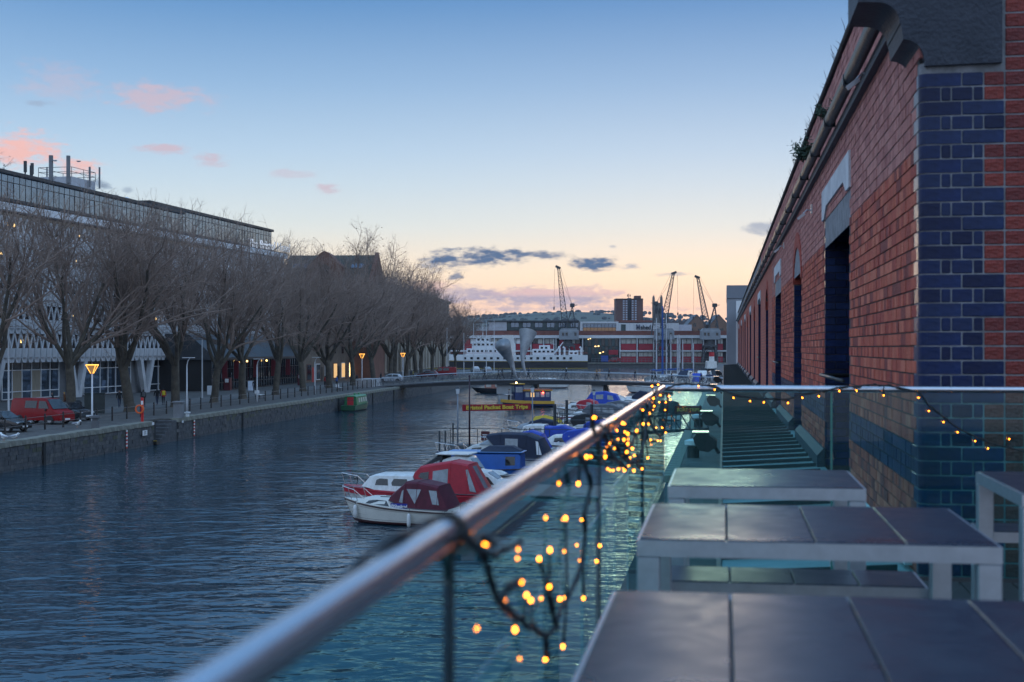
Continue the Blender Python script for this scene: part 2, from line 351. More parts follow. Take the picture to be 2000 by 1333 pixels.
# bricks of the end wall (facing the terrace): blue quoin toothed into red
rb = random.Random(11); meshes = {}
def brick_mesh(L, mi, corner=False):
    key = (round(L,3), mi.name, corner)
    if key not in meshes:
        m_ = MB(); j = .0042; h = CP-2*j
        if corner:        # rounded outer corner, returns along the side wall
            r = .055; ret = corner; prof = [(L-j,0),(r,0)]
            prof = [(L-j,0)] + [(r-r*math.sin(a*PI/12), r-r*math.cos(a*PI/12)) for a in range(7)] + [(0,ret-j),(.09,ret-j),(.09,.09),(L-j,.09)]
            m_.loft([[(x,y,j) for x,y in prof],[(x,y,j+h) for x,y in prof]])
        else: m_.bbox(j,L-j,0,.09,j,j+h,.004)
        meshes[key] = m_.mesh('brick', mi)
    return meshes[key]
nb = 0; c = 0; z = EY-1.34-CP*.0
zc = ZB+.3
side_stretch = {}
while zc < EY+2.7:
    blk = (c//3) % 2; lim = .49 if blk == 0 else .37
    seq = ([.245,.245] if blk == 0 else [.245,.125,.12]) if c%2 == 0 else [.125,.06,.125,.06,.12]
    x = 0; i = 0
    while x < .86:
        L = seq[i % len(seq)] if x < .49 else (.245 if c%2 == 0 else .1225)
        blue = x+L/2 < lim
        if zc > EY+1.62 and x < .44: x += L; i += 1; continue
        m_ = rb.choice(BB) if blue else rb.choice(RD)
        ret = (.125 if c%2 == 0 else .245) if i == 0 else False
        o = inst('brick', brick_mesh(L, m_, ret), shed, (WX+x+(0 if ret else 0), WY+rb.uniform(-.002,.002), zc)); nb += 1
        x += L; i += 1
    zc += CP; c += 1
# bricks of the long wall face, the nearest ones singly
side = MB(); cells = []
zc = ZB+.3-4*CP; c = -4
while zc < ZT-.02:
    st_ = (c % 2 == 0); L = .1225 if st_ is False else .245
    y = WY + ((.125 if c%2 == 0 else .245) if ZB+.29 < zc < EY+1.62 else (.1225 if c % 2 else 0))
    while y < 34:
        if not in_open(y, y+L, zc+CP*.5):
            dz = zc - EY
            if -.90 < dz < -.66: ms = BB
            elif dz > 1.15: ms = PBk
            else: ms = RB
            cells.append((y, L, zc, ms))
        y += L
    zc += CP; c += 1
cells.sort(key=lambda q: q[0])
allm = RB + PBk + BB; smesh = {}
for k, (y, L, zc, ms) in enumerate(cells):
    mi = rb.choice(ms); j = .0055; d = rb.uniform(-.003,.002)
    if k < 300-nb and -1.2 < zc-EY < 2.4 :
        key = (round(L,3), mi.name)
        if key not in smesh: smesh[key] = MB().bbox(0,.06,j,L-j,j,CP-j,.004).mesh('brick', mi)
        inst('brick', smesh[key], shed, (WX+d, y, zc))
    else:
        idx = allm.index(mi); x0 = WX+d
        side.add([(x0,y+j,zc+j),(x0,y+L-j,zc+j),(x0,y+L-j,zc+CP-j),(x0,y+j,zc+CP-j),(x0+.03,y+j,zc+j),(x0+.03,y+L-j,zc+j),(x0+.03,y+L-j,zc+CP-j),(x0+.03,y+j,zc+CP-j)],
                 [(0,3,2,1),(0,1,5,4),(1,2,6,5),(2,3,7,6),(3,0,4,7)], idx)
side.build('brickwork', allm, shed, kind='stuff')
# brick pattern carried by the material further off
bm_ = bpy.data.materials.new('far brickwork'); bm_.use_nodes = True; t = bm_.node_tree; b = t.nodes['Principled BSDF']; b.inputs['Roughness'].default_value = .8
co = t.nodes.new('ShaderNodeTexCoord'); s3 = t.nodes.new('ShaderNodeSeparateXYZ'); c3 = t.nodes.new('ShaderNodeCombineXYZ'); t.links.new(co.outputs['Object'], s3.inputs[0]); t.links.new(s3.outputs[1], c3.inputs[0]); t.links.new(s3.outputs[2], c3.inputs[1])
br = t.nodes.new('ShaderNodeTexBrick'); t.links.new(c3.outputs[0], br.inputs[0]); br.inputs['Scale'].default_value = 1; br.inputs['Brick Width'].default_value = BL; br.inputs['Row Height'].default_value = CP; br.inputs['Mortar Size'].default_value = .006
br.inputs['Color1'].default_value = (.40,.08,.05,1); br.inputs['Color2'].default_value = (.48,.12,.075,1); br.inputs['Mortar'].default_value = (.07,.06,.06,1); t.links.new(br.outputs[0], b.inputs[0])
far = MB(); ys = 34
for a, b_, kind, top in [q for q in opens if q[0] > 34] + [(WEND,WEND,'',0)]:
    far.box(WX-.002, WX+.02, ys, a, ZB, ZT-.02); ys = b_
    if b_ > a: far.box(WX-.002, WX+.02, a, b_, top+(.28 if kind == 'lintel' else .56), ZT-.02)
far.build('far_brickwork', bm_, shed)
# openings: jambs of blue brick, stone lintels, arches, plinth sills, dark doors set back
SOOT = mat('sooty timber door', (.015,.014,.014), .6, 0, .3)
for n, (a, b_, kind, top) in enumerate(opens):
    if a > WEND-4: continue
    D = .42
    if n < 4:
        jb = MB(); zc = EY-1.36; c = 0
        while zc < top-.02:
            xs = [0,.245,.42] if c%2 == 0 else [0,.1225,.3675,.42]
            for x0, x1 in zip(xs, xs[1:]):
                jb.box(WX+x0+.004, WX+x1-.004, b_-.02, b_+.07, zc+.005, zc+CP-.005, rb.randrange(3))
            zc += CP; c += 1
        jb.build('jamb', BB, shed, kind='stuff')
    else: MB().box(WX+.003, WX+D, b_-.015, b_+.05, EY-1.36, top).build('jamb', BB[1], shed)
    if kind == 'lintel':
        MB().add([], []).prism([(a-.22,top+.32),(a-.22,top-.02),(a+.12,top-.02),(a+.42,top+.10),(b_-.42,top+.10),(b_-.12,top-.02),(b_+.22,top-.02),(b_+.22,top+.32)], lambda p,q,d: (d,p,q), WX-.02, WX+.20).build('lintel', STONE_L, shed)
    else:
        ar = MB(); c_ = (a+b_)/2; r = (b_-a)/2; m = 14
        for i in range(m):
            u0 = PI*i/m+.012; u1 = PI*(i+1)/m-.012
            q = [(c_-r*math.cos(u0)*k_, top+(.55*k2)*math.sin(u0)) for k_,k2 in ((1,1),(1.2,1.42))] + [(c_-r*math.cos(u1)*k_, top+(.55*k2)*math.sin(u1)) for k_,k2 in ((1.2,1.42),(1,1))]
            ar.prism(q, lambda p,z_,d: (d,p,z_), WX-.012, WX+.42)
        ar.build('arch_ring', RB[2], shed)
    MB().box(WX+.425, WX+.47, a, b_, EY-1.42, top+.56).build('door', SOOT, shed)
    MB().bbox(WX-.07, WX+.42, a-.02, a+.001+.3, EY-1.36, EY-1.30, .01).build('sill_block', STONE_D, shed)
    if n < 5:
        zz = EY-.33 if kind == 'lintel' else EY-.42
        if kind == 'lintel': MB().tube([(WX-.05,a+.02,zz+.02),(WX-.05,b_-.05,zz+.02),(WX+.3,b_-.05,zz+.02)], .019, 8).build('barrier_rail', DGREY, shed, smooth=True)
# chamfered plinth along the base between openings
ys = WY+.3
for a, b_, kind, top in opens + [(WEND,WEND,'',0)]:
    if a-ys > .5:
        if ys < 13: MB().prism([(WX-.004,EY-1.34),(WX-.05,EY-1.34),(WX-.04,EY-1.29),(WX-.004,EY-1.26)], lambda p,q,d: (p,d,q), 8.8, a).build('flashing', STONE_L, shed)
        else: MB().prism([(WX,EY-1.5),(WX-.09,EY-1.5),(WX-.09,EY-1.24),(WX-.02,EY-1.16),(WX,EY-1.16)], lambda p,q,d: (p,d,q), ys-.06, a+.05).build('plinth', STONE_D, shed)
    ys = b_
# gutter, string course, parapet with its own bricks, coping
MB().box(WX-.055, WX+.3, WY+.35, WEND, ZT-.09, ZT+.0).build('string_course', STONE_D, shed)
gp = [(WX-.065-.05+.05*math.cos(a*PI/8), ZT+.045-.05*math.sin(a*PI/8)) for a in range(9)] + [(WX-.168,ZT+.075),(WX-.06,ZT+.075)]
MB().loft([[(p,d,q) for p,q in gp] for d in (WY+.3, WEND)]).build('gutter', IRON, shed, smooth=40)
for k in range(30): MB().box(WX-.172,WX-.06,9.6+k*2.2,9.65+k*2.2,ZT-.01,ZT+.08).build('gutter_bracket', IRON, shed)
MB().box(WX+.008, WX+.5, WY+.4, WEND, ZT, ZT+.70).build('parapet', MORTL, shed)
pb = MB()
for r_ in range(8):
    y = WY+.4+(.1225 if r_%2 else 0)
    while y < 44: pb.box(WX-.001+rb.uniform(-.003,.002), WX+.05, y+.005, y+BL-.005, ZT+.005+r_*CP, ZT+CP-.005+r_*CP, rb.randrange(3)); y += BL
pb.build('parapet_brickwork', PBk, shed, kind='stuff')
MB().bbox(WX-.04, WX+.56, WY+.35, WEND, ZT+.70, ZT+.76, .015).build('coping', mat('weathered coping', (.06,.05,.05), .9, 0, .4, 4, .8, 25), shed)
# kneeler stone on the corner: profile lies in the end-wall plane
zt = EY+1.685
kp = [(.46, 0),(.045, 0)]
def arc(cx, cz, r, a0, a1, n=7): return [(cx+r*math.cos(rad(a0+(a1-a0)*i/n)), cz+r*math.sin(rad(a0+(a1-a0)*i/n))) for i in range(n+1)]
kp = [(.47,0),(.03,-.008),(.03,.03)] + arc(-.10,.03,.125,0,88) + [(-.11,.25)] + arc(-.245,.25,.13,0,90) + [(-.36,.385),(-.36,.62),(.47,.62)]
MB().prism(kp, lambda p,q,d: (WX+p, d, zt+q), WY-.03, WY+.62).build('kneeler_stone', STONE_D, shed, smooth=35)
MB().bbox(WX-.44, WX+.6, WY-.06, WY+.66, zt+.621, zt+.8, .02).build('kneeler_cap', STONE_D, shed)
# floodlight bracket, cameras
for (y, zz) in ((11.2, 2.1),(18.6,1.75),(27.2,1.9)):
    f_ = MB(); f_.tube([(WX,y,EY+zz+.06),(WX-.07,y,EY+zz+.07),(WX-.12,y,EY+zz+.02)], .009, 6); f_.bar((WX-.10,y,EY+zz+.02),(WX-.19,y,EY+zz-.05),.045,.035); f_.box(WX-.02,WX,y-.05,y+.05,EY+zz+.02,EY+zz+.14)
    f_.build('security_camera', ALU, None, rz=-RA, label=['small silver camera on a bracket under the gutter nearest the dark corner stone','small silver camera beyond the first stone lintel of the brick wall','small silver camera high above the second stone lintel of the brick wall'][[11.2,18.6,27.2].index(y)], cat='camera')
# grey stone block at the far end of the shed
GST = mat('grey cladding', (.25,.26,.29), .7, 0, .12, .4)
eb = rframe('end_pavilion', label='tall grey stone pavilion closing the far end of the brick shed', cat='building')
MB().box(.25,7,WEND+.3,WEND+12,0,EY+4.1).build('wall', GST, eb)
MB().box(.22,7.1,WEND+.2,WEND+12.1,EY+4.12,EY+5.2).build('cornice', mat('grey cladding dark', (.19,.20,.23), .7, 0, .12, .4), eb)
fr = MB().box(1.0,1.4,WEND+.12,WEND+.3,0.5,EY+3.9).box(1.4,3.4,WEND+.12,WEND+.3,EY+3.5,EY+3.9).box(1.4,3.4,WEND+.12,WEND+.3,.5,EY-1.5).build('window_frame', WPAINT, eb)
MB().box(1.4,3.4,WEND+.2,WEND+.29,EY-1.5,EY+3.5).build('window', DGLASS, eb)
# canopy roof of standing-seam panels below the wall
ROOF = mat('blue grey roof metal', (.24,.295,.30), .45, .1, .25, 1.2, .3, 14, c2=(.37,.43,.43)); RIB = mat('dark roof seam', (.02,.028,.032), .6)
cn = rframe('canopy_roof', label='blue-grey ribbed canopy roof running along the foot of the brick wall', cat='roof')
x0, x1 = -.012, WX; z0, z1 = EY-1.44, EY-1.37; pt = .76
pm = MB().prism([(x0,z0-.05),(x1,z1-.05),(x1,z1),(x0,z0)], lambda p,q,d: (p,d,q), .012, pt-.012).mesh('roof_panel', ROOF)
rm_ = MB().prism([(x0-.01,z0),(x1-.1,z1),(x1-.1,z1+.04),(x0-.01,z0+.045)], lambda p,q,d: (p,d,q), -.014, .014).mesh('seam', RIB)
for k in range(141):
    y = 8.75+k*pt; inst('roof_panel', pm, cn, (0,y,0)); inst('seam', rm_, cn, (0,y,0))
MB().box(-.05,-.015,8.7,WEND,z0-.32,z0+.01).build('fascia', DGREY, cn)
MB().box(0,WX,8.7,WEND,z0-.3,z0-.25).build('soffit', DGREY, cn)
for k in range(8): MB().box(.05,.25,12+k*14,12.2+k*14,0,z0-.3).build('post', DGREY, cn)
# floodlights on the canopy edge
def flood(y, lab):
    e_ = empty('floodlight', R(-.02,y,EY-1.40), -RA, lab, 'floodlight', 'floodlights on the canopy edge')
    h = MB(); prof = [(-.40,.02),(-.42,.10),(-.36,.17),(-.22,.16),(-.08,.06),(-.08,-.02),(-.2,-.10),(-.33,-.08)]
    h.prism(prof, lambda p,q,d: (p,d,q), -.22, .22); h.build('housing', BLACK, e_, smooth=40)
    MB().bbox(-.44,-.19,-.24,.24,.165,.185,.006).build('visor', mat('lamp visor', (.30,.26,.2), .2, .9), e_)
    MB().tube([(0,0,-.1),(-.06,0,-.12),(-.12,0,-.02)], .025, 6).bar((-.14,-.25,.0),(-.14,.25,.0),.03).build('bracket', BLACK, e_)
for y, l in ((20.3,'nearest of the black floodlights along the canopy edge'),(27,'second nearest black floodlight along the canopy edge'),(36,'third black floodlight along the canopy edge, seen just under the handrail'),(47,'fourth black floodlight along the canopy edge, seen above the handrail'),(60,'fifth black floodlight along the canopy edge'),(75,'farthest black floodlight along the canopy edge')): flood(y, l)
# tufts growing from the gutter
LEAF = mat('evergreen leaf', (.025,.06,.03), .6, 0, .4, 8); TWIG = mat('plant stem', (.05,.035,.025), .8)
def tuft(y, zz, r, lab):
    e_ = empty('wall_plant', R(WX-.06,y,EY+zz), -RA, lab, 'plant', 'plants growing from the gutter'); rr = random.Random(int(y*10)); lf = MB(); sm = MB()
    for i in range(40):
        a = rr.uniform(0,2*PI); up = rr.uniform(.15,1); tip = Vector((math.cos(a)*r*.75, math.sin(a)*r*1.1, up*r*1.15)); sm.tube([(0,0,0), tip*.5+Vector((0,0,.03)), tip], .004, 3)
        for j in range(34):
            p = tip*rr.uniform(.25,1.1)+Vector((rr.gauss(0,.12)*r,rr.gauss(0,.14)*r,rr.gauss(0,.1)*r)); d = Vector((rr.gauss(0,1),rr.gauss(0,1),rr.gauss(0,1))).normalized(); q = d.orthogonal().normalized(); s_ = r*rr.uniform(.08,.15)
            lf.add([p-d*s_, p+q*s_*.35, p+d*s_, p-q*s_*.35], [(0,1,2,3)])
    lf.build('foliage', LEAF, e_); sm.build('stem', TWIG, e_)
tuft(18.2,2.42,.24,'rounder lower green bush growing from the gutter of the brick wall'); tuft(14.9,2.40,.17,'smaller upper green tuft growing from the gutter of the brick wall')
gr = MB(); rg = random.Random(2)
for i in range(70):
    y = rg.uniform(9.5,20) if i < 25 else rg.uniform(20,60); h = rg.uniform(.05,.22); gr.tube([(WX+.0,y,ZT+.75),(WX-.02,y+rg.uniform(-.05,.05),ZT+.75+h*.6),(WX-.05,y+rg.uniform(-.1,.1),ZT+.75+h)], [.004,.003,.001], 3)
gr.build('parapet_grass', TWIG, rz=-RA, label='thin dry grass stems growing along the parapet top', cat='grass', kind='stuff')
# ================================================================== TERRACE: deck, tables, glass balustrade, fairy lights
FL = EY-1.34; RX = -.355; RZ = EY-.24; CY = 8.26; sa, ca = math.sin(RA), math.cos(RA)
deck = MB().box(-.42,9,-4,8.45,FL-.35,FL-.03).build('terrace', DGREY, rz=-RA, kind='structure')
TIM = mat('weathered deck board', (.035,.04,.04), .6, 0, .35, 2, .5, 20, stretch=(1,8,1)); bmz = MB().bbox(0,.138,0,12.3,0,.028,.004).mesh('deck_board', TIM)
for k in range(34): inst('deck_board', bmz, deck, (-.40+k*.145, -3.9, FL-.03))
for x, y in ((-.2,0),(-.2,8),(3,0),(3,8)): MB().box(x-.15,x+.15,y-.15,y+.15,0,FL-.35).build('support_column', DGREY, deck)
# table panels: dark composite with smeared dampness in the gloss
pmat = bpy.data.materials.new('dark table panel'); pmat.use_nodes = True; t = pmat.node_tree; b = t.nodes['Principled BSDF']
co = t.nodes.new('ShaderNodeTexCoord'); n1 = t.nodes.new('ShaderNodeTexNoise'); n1.inputs['Scale'].default_value = 4.5; n1.inputs['Detail'].default_value = 6; n1.inputs['Distortion'].default_value = 1.2; t.links.new(co.outputs['Object'], n1.inputs[0])
r1 = t.nodes.new('ShaderNodeMapRange'); t.links.new(n1.outputs[0], r1.inputs[0]); r1.inputs[1].default_value = .35; r1.inputs[2].default_value = .68; r1.inputs[3].default_value = .26; r1.inputs[4].default_value = .42; t.links.new(r1.outputs[0], b.inputs['Roughness'])
b.inputs['Specular IOR Level'].default_value = .3
r2 = t.nodes.new('ShaderNodeValToRGB'); r2.color_ramp.elements[0].color = (.020,.027,.046,1); r2.color_ramp.elements[1].color = (.032,.040,.062,1); t.links.new(n1.outputs[0], r2.inputs[0]); t.links.new(r2.outputs[0], b.inputs['Base Color'])
def table(name, x0, x1, y0, y1, h, np_, lab, cat, leg=.07, ap=.05, grp=None):
    e_ = empty(name, R((x0+x1)/2,(y0+y1)/2,FL), -RA, lab, cat, grp)
    hx, hy = (x1-x0)/2, (y1-y0)/2; e = .008
    fr_ = MB()      # mitred apron: four sloping-ended bars
    for sx, sy in ((1,0),(-1,0),(0,1),(0,-1)):
        if sx: P = lambda u, i, z: (sx*(hx-i), u*(hy-i), z)
        else: P = lambda u, i, z: (u*(hx-i), sy*(hy-i), z)
        fr_.loft([[P(u,0,h-ap),P(u,0,h),P(u,.06,h-.004),P(u,.06,h-ap)] for u in (-.9995,.9995)])
    fr_.build('frame', ALU, e_)
    wd = 2*(hx-e)/np_
    pm_ = MB().bbox(.0016,wd-.0016,-hy+e,hy-e,h-.012,h+.004,.003).mesh('top_panel', pmat)
    for k in range(np_): inst('top_panel', pm_, e_, (-hx+e+k*wd,0,0))
    MB().box(-hx+.05,hx-.05,-hy+.05,hy-.05,h-.03,h-.014).build('under_tray', DGREY, e_)
    lm = MB().bbox(-leg/2,leg/2,-leg/2,leg/2,0,h-ap-.001,.004).mesh('leg', ALU)
    for sx in (-1,1):
        for sy in (-1,1): inst('leg', lm, e_, (sx*(hx-leg/2-.001), sy*(hy-leg/2-.001), 0))
    return e_
table('terrace_table', -.266,.84, 2.35,3.352, .75, 4, 'nearest dark-topped aluminium table, cut by the bottom of the picture', 'table')
table('terrace_table', -.266,.815, 4.257,5.25, .75, 4, 'second dark-topped aluminium table, with a bench tucked behind it', 'table')
table('bench', -.225,.749, 5.29,5.67, .45, 4, 'low aluminium bench with dark slats behind the second table', 'bench', .06)
table('terrace_table', -.237,.588, 5.93,6.8, .75, 1, 'small farthest square table in front of the ribbed roof', 'table')
table('terrace_table', 1.184,2.2, 5.8,6.84, .75, 4, 'aluminium table at the right edge beside the blue brick corner', 'table')
table('bench', 1.24,2.2, 6.95,7.3, .45, 4, 'low aluminium bench at the right edge under the blue brick corner', 'bench', .06)
# balustrade: round steel rail on glass panels
GL = glass_mat('balustrade glass', (.66,.93,.93)); EDGE = mat('green glass edge', (.05,.20,.17), .15)
bal = rframe('glass_balustrade', label='steel handrail on greenish glass panels around the terrace', cat='balustrade')
r_ = .0195
rt_ = MB(); rt_.tube([(RX,-1.6,RZ),(RX,1.74,RZ)], r_, 20); rt_.build('handrail', STEEL, bal, smooth=50)
for a, b_ in ((1.80,3.91),(3.97,6.07),(6.13,CY)): MB().tube([(RX,a,RZ),(RX,b_,RZ)], r_, 20).build('handrail', STEEL, bal, smooth=50)
MB().tube([(RX+.004,CY,RZ),(3.6,CY,RZ)], r_, 20).build('handrail', STEEL, bal, smooth=50)
MB().ball((RX,CY,RZ), r_*1.02, 16, 10).build('corner_joint', STEEL, bal, smooth=True)
for y in (1.77,3.94,6.10): MB().tube([(RX,y-.035,RZ),(RX,y+.035,RZ)], r_-.0015, 20).build('joint_sleeve', STEEL, bal, smooth=50)
for y in (1.77,3.94,6.10,): MB().box(RX-.007,RX+.007,y-.004,y+.004,FL,RZ-.012).build('post', BLACK, bal)
for x in (.62,1.7,2.8): MB().box(x-.006,x+.006,CY-.006,CY+.006,FL,RZ-.012).build('post', EDGE, bal)
for a, b_ in ((-1.55,1.76),(1.78,3.93),(3.95,6.09),(6.11,CY-.012)): MB().box(RX-.005,RX+.005,a,b_,FL+.02,RZ-.017).build('glass_panel', GL, bal)
for a, b_ in ((RX+.006,.61),(.63,1.69),(1.71,2.79),(2.81,3.6)): MB().box(a,b_,CY-.005,CY+.005,FL+.02,RZ-.017).build('glass_panel', GL, bal)
for a, b_ in ((-1.55,CY),): MB().box(RX-.02,RX+.02,a,b_,FL-.03,FL+.019).build('base_shoe', DGREY, bal)
MB().box(RX+.021,3.6,CY-.02,CY+.02,FL-.03,FL+.019).build('base_shoe', DGREY, bal)
# fairy lights
WIRE = mat('black flex', (.010,.012,.014), .5); BULB = mat('warm bulb', (1,.5,.1), .3, emit=(1,.25,.010), es=10)
def onx(px, py, x):
    u = (px-1000)/F; Y = x/(u*ca-sa); return Vector((x, u*Y*sa+Y*ca, EY-(py-HZ)/F*Y))
def ony(px, py, y):
    u = (px-1000)/F; Y = y/(u*sa+ca); return Vector((u*Y*ca-Y*sa, y, EY-(py-HZ)/F*Y))
def smooth_path(pts, n=5):
    out = []; P_ = [pts[0]]+pts+[pts[-1]]
    for i in range(1,len(P_)-2):
        for k in range(n):
            t_ = k/n; a,b_,c_,d = P_[i-1],P_[i],P_[i+1],P_[i+2]
            out.append(.5*((2*b_)+(c_-a)*t_+(2*a-5*b_+4*c_-d)*t_*t_+(3*b_-a-3*c_+d)*t_**3))
    return out+[pts[-1]]
bme = MB().lathe([(.0010,-.0025),(.0021,-.0015),(.0026,.001),(.0022,.0035),(.0008,.0055)], 8).mesh('bulb', BULB, True)
def lights(lab, wires, bulbs, fn, extra=None, rw=.0045):
    e_ = rframe('fairy_lights', label=lab, cat='string lights', group='strings of fairy lights on the handrail')
    wm_ = MB(); allp = []; rr = random.Random(len(bulbs))
    for wpts in wires:
        p = smooth_path([fn(*q)+Vector((rr.uniform(0,.003),)*1+(0,0)) for q in wpts]); allp += p; wm_.tube(p, rw, 6)
        p2 = [q+Vector((rr.uniform(0,.006),rr.uniform(-.006,.006),rr.uniform(-.008,.008))) for q in p]; wm_.tube(p2, rw*.8, 5)
    for (px, py) in bulbs:
        bp_ = fn(px,py)+Vector((rr.uniform(-.008,.012),rr.uniform(-.003,.003),0)) if fn is not fcross else fn(px,py)
        bp_ = bp_+(Vector((0,0,EY))-bp_).normalized()*.009
        q = min(allp, key=lambda k_: (k_-bp_).length); d = bp_-q
        if d.length < .2: wm_.tube([q, q+d*.5+Vector((0,0,.004)), bp_-d.normalized()*.004 if d.length > .006 else bp_], [.003,.0028,.004], 5)
        o = inst('bulb', bme, e_, bp_); o.rotation_mode = 'QUATERNION'; o.rotation_quaternion = Vector((0,0,1)).rotation_difference(d.normalized() if d.length > .004 else Vector((0,0,-1)))
    wm_.build('flex', WIRE, e_, smooth=True); return e_
fin = lambda px,py: onx(px,py,RX+.030)
fcross = lambda px,py: ony(px,py,CY-.035)
lights('fairy lights hanging in a deep loop from the nearest handrail joint, some bulbs added for reflections in the glass',
 [[(893,1040),(925,1070),(945,1100),(955,1135),(975,1180),(1000,1205),(1035,1225),(1062,1243),(1082,1222),(1090,1200),(1112,1160),(1130,1115),(1138,1075),(1142,1040),(1138,1005),(1148,970),(1152,945),(1140,905),(1128,888)],
  [(975,1180),(985,1150),(1000,1140),(1015,1134)],[(1082,1222),(1075,1190),(1068,1160),(1072,1147)],[(1062,1243),(1064,1262),(1067,1285)],[(905,1050),(940,1052),(961,1063)],[(955,1085),(985,1075),(1015,1058)]],
 [(961,1063),(1015,1058),(1070,1076),(1060,1093),(1109,1014),(1139,1014),(1133,944),(1141,1077),(1168,1066),(1168,1096),(1015,1134),(1028,1165),(1041,1175),(1070,1147),(1142,1168),(1100,1172),(1001,1229),(1066,1240),(1107,1262),(1067,1287),(1146,894)], fin)  # some bulbs repeat others' reflections in the glass, added as bulbs
lights('dense bunch of fairy lights looped under the middle of the handrail, some bulbs added for reflections in the glass',
 [[(1176,850),(1183,838),(1195,858),(1208,885),(1225,902),(1240,903),(1250,885),(1258,858),(1262,828),(1266,800),(1270,782)],[(1180,845),(1186,872),(1196,892),(1212,905),(1222,918)],[(1240,903),(1249,916)],[(1225,902),(1222,880),(1232,868),(1240,845)],[(1159,850),(1157,832),(1155,816)],[(1181,850),(1181,833),(1201,822)]],
 [(1155,816),(1159,830),(1181,833),(1201,816.5),(1210,828),(1186,872),(1186,892),(1219,848.5),(1221.5,860),(1231,859.5),(1223.5,868),(1232,876),(1218,884),(1238,842),(1245,845),(1251,829),(1241,891),(1247,895),(1260,894),(1251,910),(1249,916),(1213,916),(1221,919),(1232,919)], fin)  # bunch includes bulbs placed for reflections of others in the glass
lights('fairy lights bunched under the far corner of the handrail',
 [[(1262,790),(1266,815),(1275,835),(1288,852),(1296,842),(1301,815),(1303,785),(1300,766)],[(1266,800),(1262,825),(1262,850),(1268,862),(1281,862)],[(1276,770),(1288,752)]],
 [(1263,828),(1266,807),(1256,801.5),(1277,793),(1287,786),(1297,786),(1303,774),(1305,781),(1292,772),(1271,779),(1276,755),(1288,752),(1302,801.5),(1266,841.6),(1268,860),(1269,868),(1281,859),(1289.5,861),(1296,845),(1291.5,836)], lambda px,py: onx(px,py,RX+.02) if px < 1280 else ony(px,py,7.6))
lights('single line of fairy lights draped along the far cross rail towards the brick corner',
 [[(1300,760),(1330,750),(1364,752),(1396,757),(1432,770),(1465,777),(1492,780),(1539,780),(1567,770),(1600,766),(1640,757),(1673,755),(1700,752),(1745,756),(1794,768),(1814,793),(1843,815),(1870,836),(1905,853),(1935,866),(1971,875),(2010,885)]],
 [(1364,754),(1396,761),(1432.5,777),(1465,783.5),(1492,786),(1539,787),(1567,777),(1599.5,774),(1639.5,764),(1673,763),(1726,772),(1794.5,777),(1814.5,803),(1843,824.5),(1870.5,844.5),(1904.5,861.5),(1930,876),(1971,858.5)], fcross)
# black cable bound to the outside of the rail
cb = MB(); rr = random.Random(4)
for k in range(4):
    p = [Vector((RX-.018-.006*k+rr.uniform(-.004,.004), y, RZ+.022-.012*k+rr.uniform(-.006,.006)+(.0 if y > 1.3 else -.02))) for y in (1.30,1.38,1.46,1.54,1.62,1.70,1.76)]; cb.tube(smooth_path(p), .004, 6)
for k in range(3): cb.tube([(RX+(r_+.003)*math.cos(a), 1.765+k*.006, RZ+(r_+.003)*math.sin(a)) for a in [2*PI*i/14 for i in range(15)]], .0035, 5)
cb.build('power_cable', WIRE, rz=-RA, smooth=True, label='black cable bundle tied along the nearest stretch of handrail', cat='cable')
for y in (3.94,): 
    k_ = MB()
    for k in range(4): k_.tube([(RX+(r_+.003)*math.cos(a), y-.01+k*.006, RZ+(r_+.003)*math.sin(a)) for a in [2*PI*i/14 for i in range(15)]], .003, 5)
    k_.build('cable_tie', WIRE, rz=-RA, label='black tie wrapped round the second handrail joint', cat='cable tie')
# ================================================================== LEFT BANK: hotel, restaurant, warehouses
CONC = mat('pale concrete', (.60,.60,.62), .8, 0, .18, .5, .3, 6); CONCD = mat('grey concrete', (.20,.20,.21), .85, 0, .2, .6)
SKYGL = mat('reflective glazing', (.17,.22,.29), .04, .85, .15, .5); MULL = mat('black mullion', (.015,.016,.02), .5)
LIT = mat('lit window', (.9,.6,.25), .5, emit=(1,.62,.22), es=1.6); LITD = mat('dim lit window', (.5,.3,.12), .5, emit=(1,.6,.25), es=.35)
CURT = mat('beige curtain', (.30,.25,.19), .9, 0, .2, 3, stretch=(4,4,.2))
HA = math.atan(19/92); HO = Vector((-56.5,136,0))
ho = empty('hotel', HO, -HA, 'long concrete hotel with white fluted floors and black glazed roof storey', 'building')
HL = 94
MB().box(-22,-.55,-12,HL,4.6,20.5).build('wall', mat('dark window band', (.018,.02,.026), .18, 0, .4, .6), ho)
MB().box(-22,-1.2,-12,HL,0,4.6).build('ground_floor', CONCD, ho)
pa = MB()
pa.loft([[(0,.02,0),(0,1.23,0),(0-.5,1.23,0),(-.5,.02,0)], [(.02,.30,-.55),(.02,.95,-.55),(-.5,.95,-.55),(-.5,.30,-.55)]][::-1])
pa.loft([[(-.5,.02,0),(-.5,1.23,0),(.02,1.1,0),(.22,.8,0),(.22,.45,0),(.02,.15,0)], [(-.5,.02,1.02),(-.5,1.23,1.02),(.08,1.1,1.02),(.30,.8,1.02),(.30,.45,1.02),(.08,.15,1.02)]])
pa.bar((-.1,.62,1.0),(-.12,.05,2.6),.13,.20); pa.bar((-.1,.62,1.0),(-.12,1.2,2.6),.13,.20)
pme = pa.mesh('facade_panel', CONC)
pb_ = MB()
pb_.box(-.5,.1,.02,1.23,0,.8); 
for k in range(3): pb_.box(-.5,.05,.1+k*.41,.24+k*.41,.8,3.1)
pmb = pb_.mesh('facade_panel', CONC)
NPF = 0
rest_ = MB()
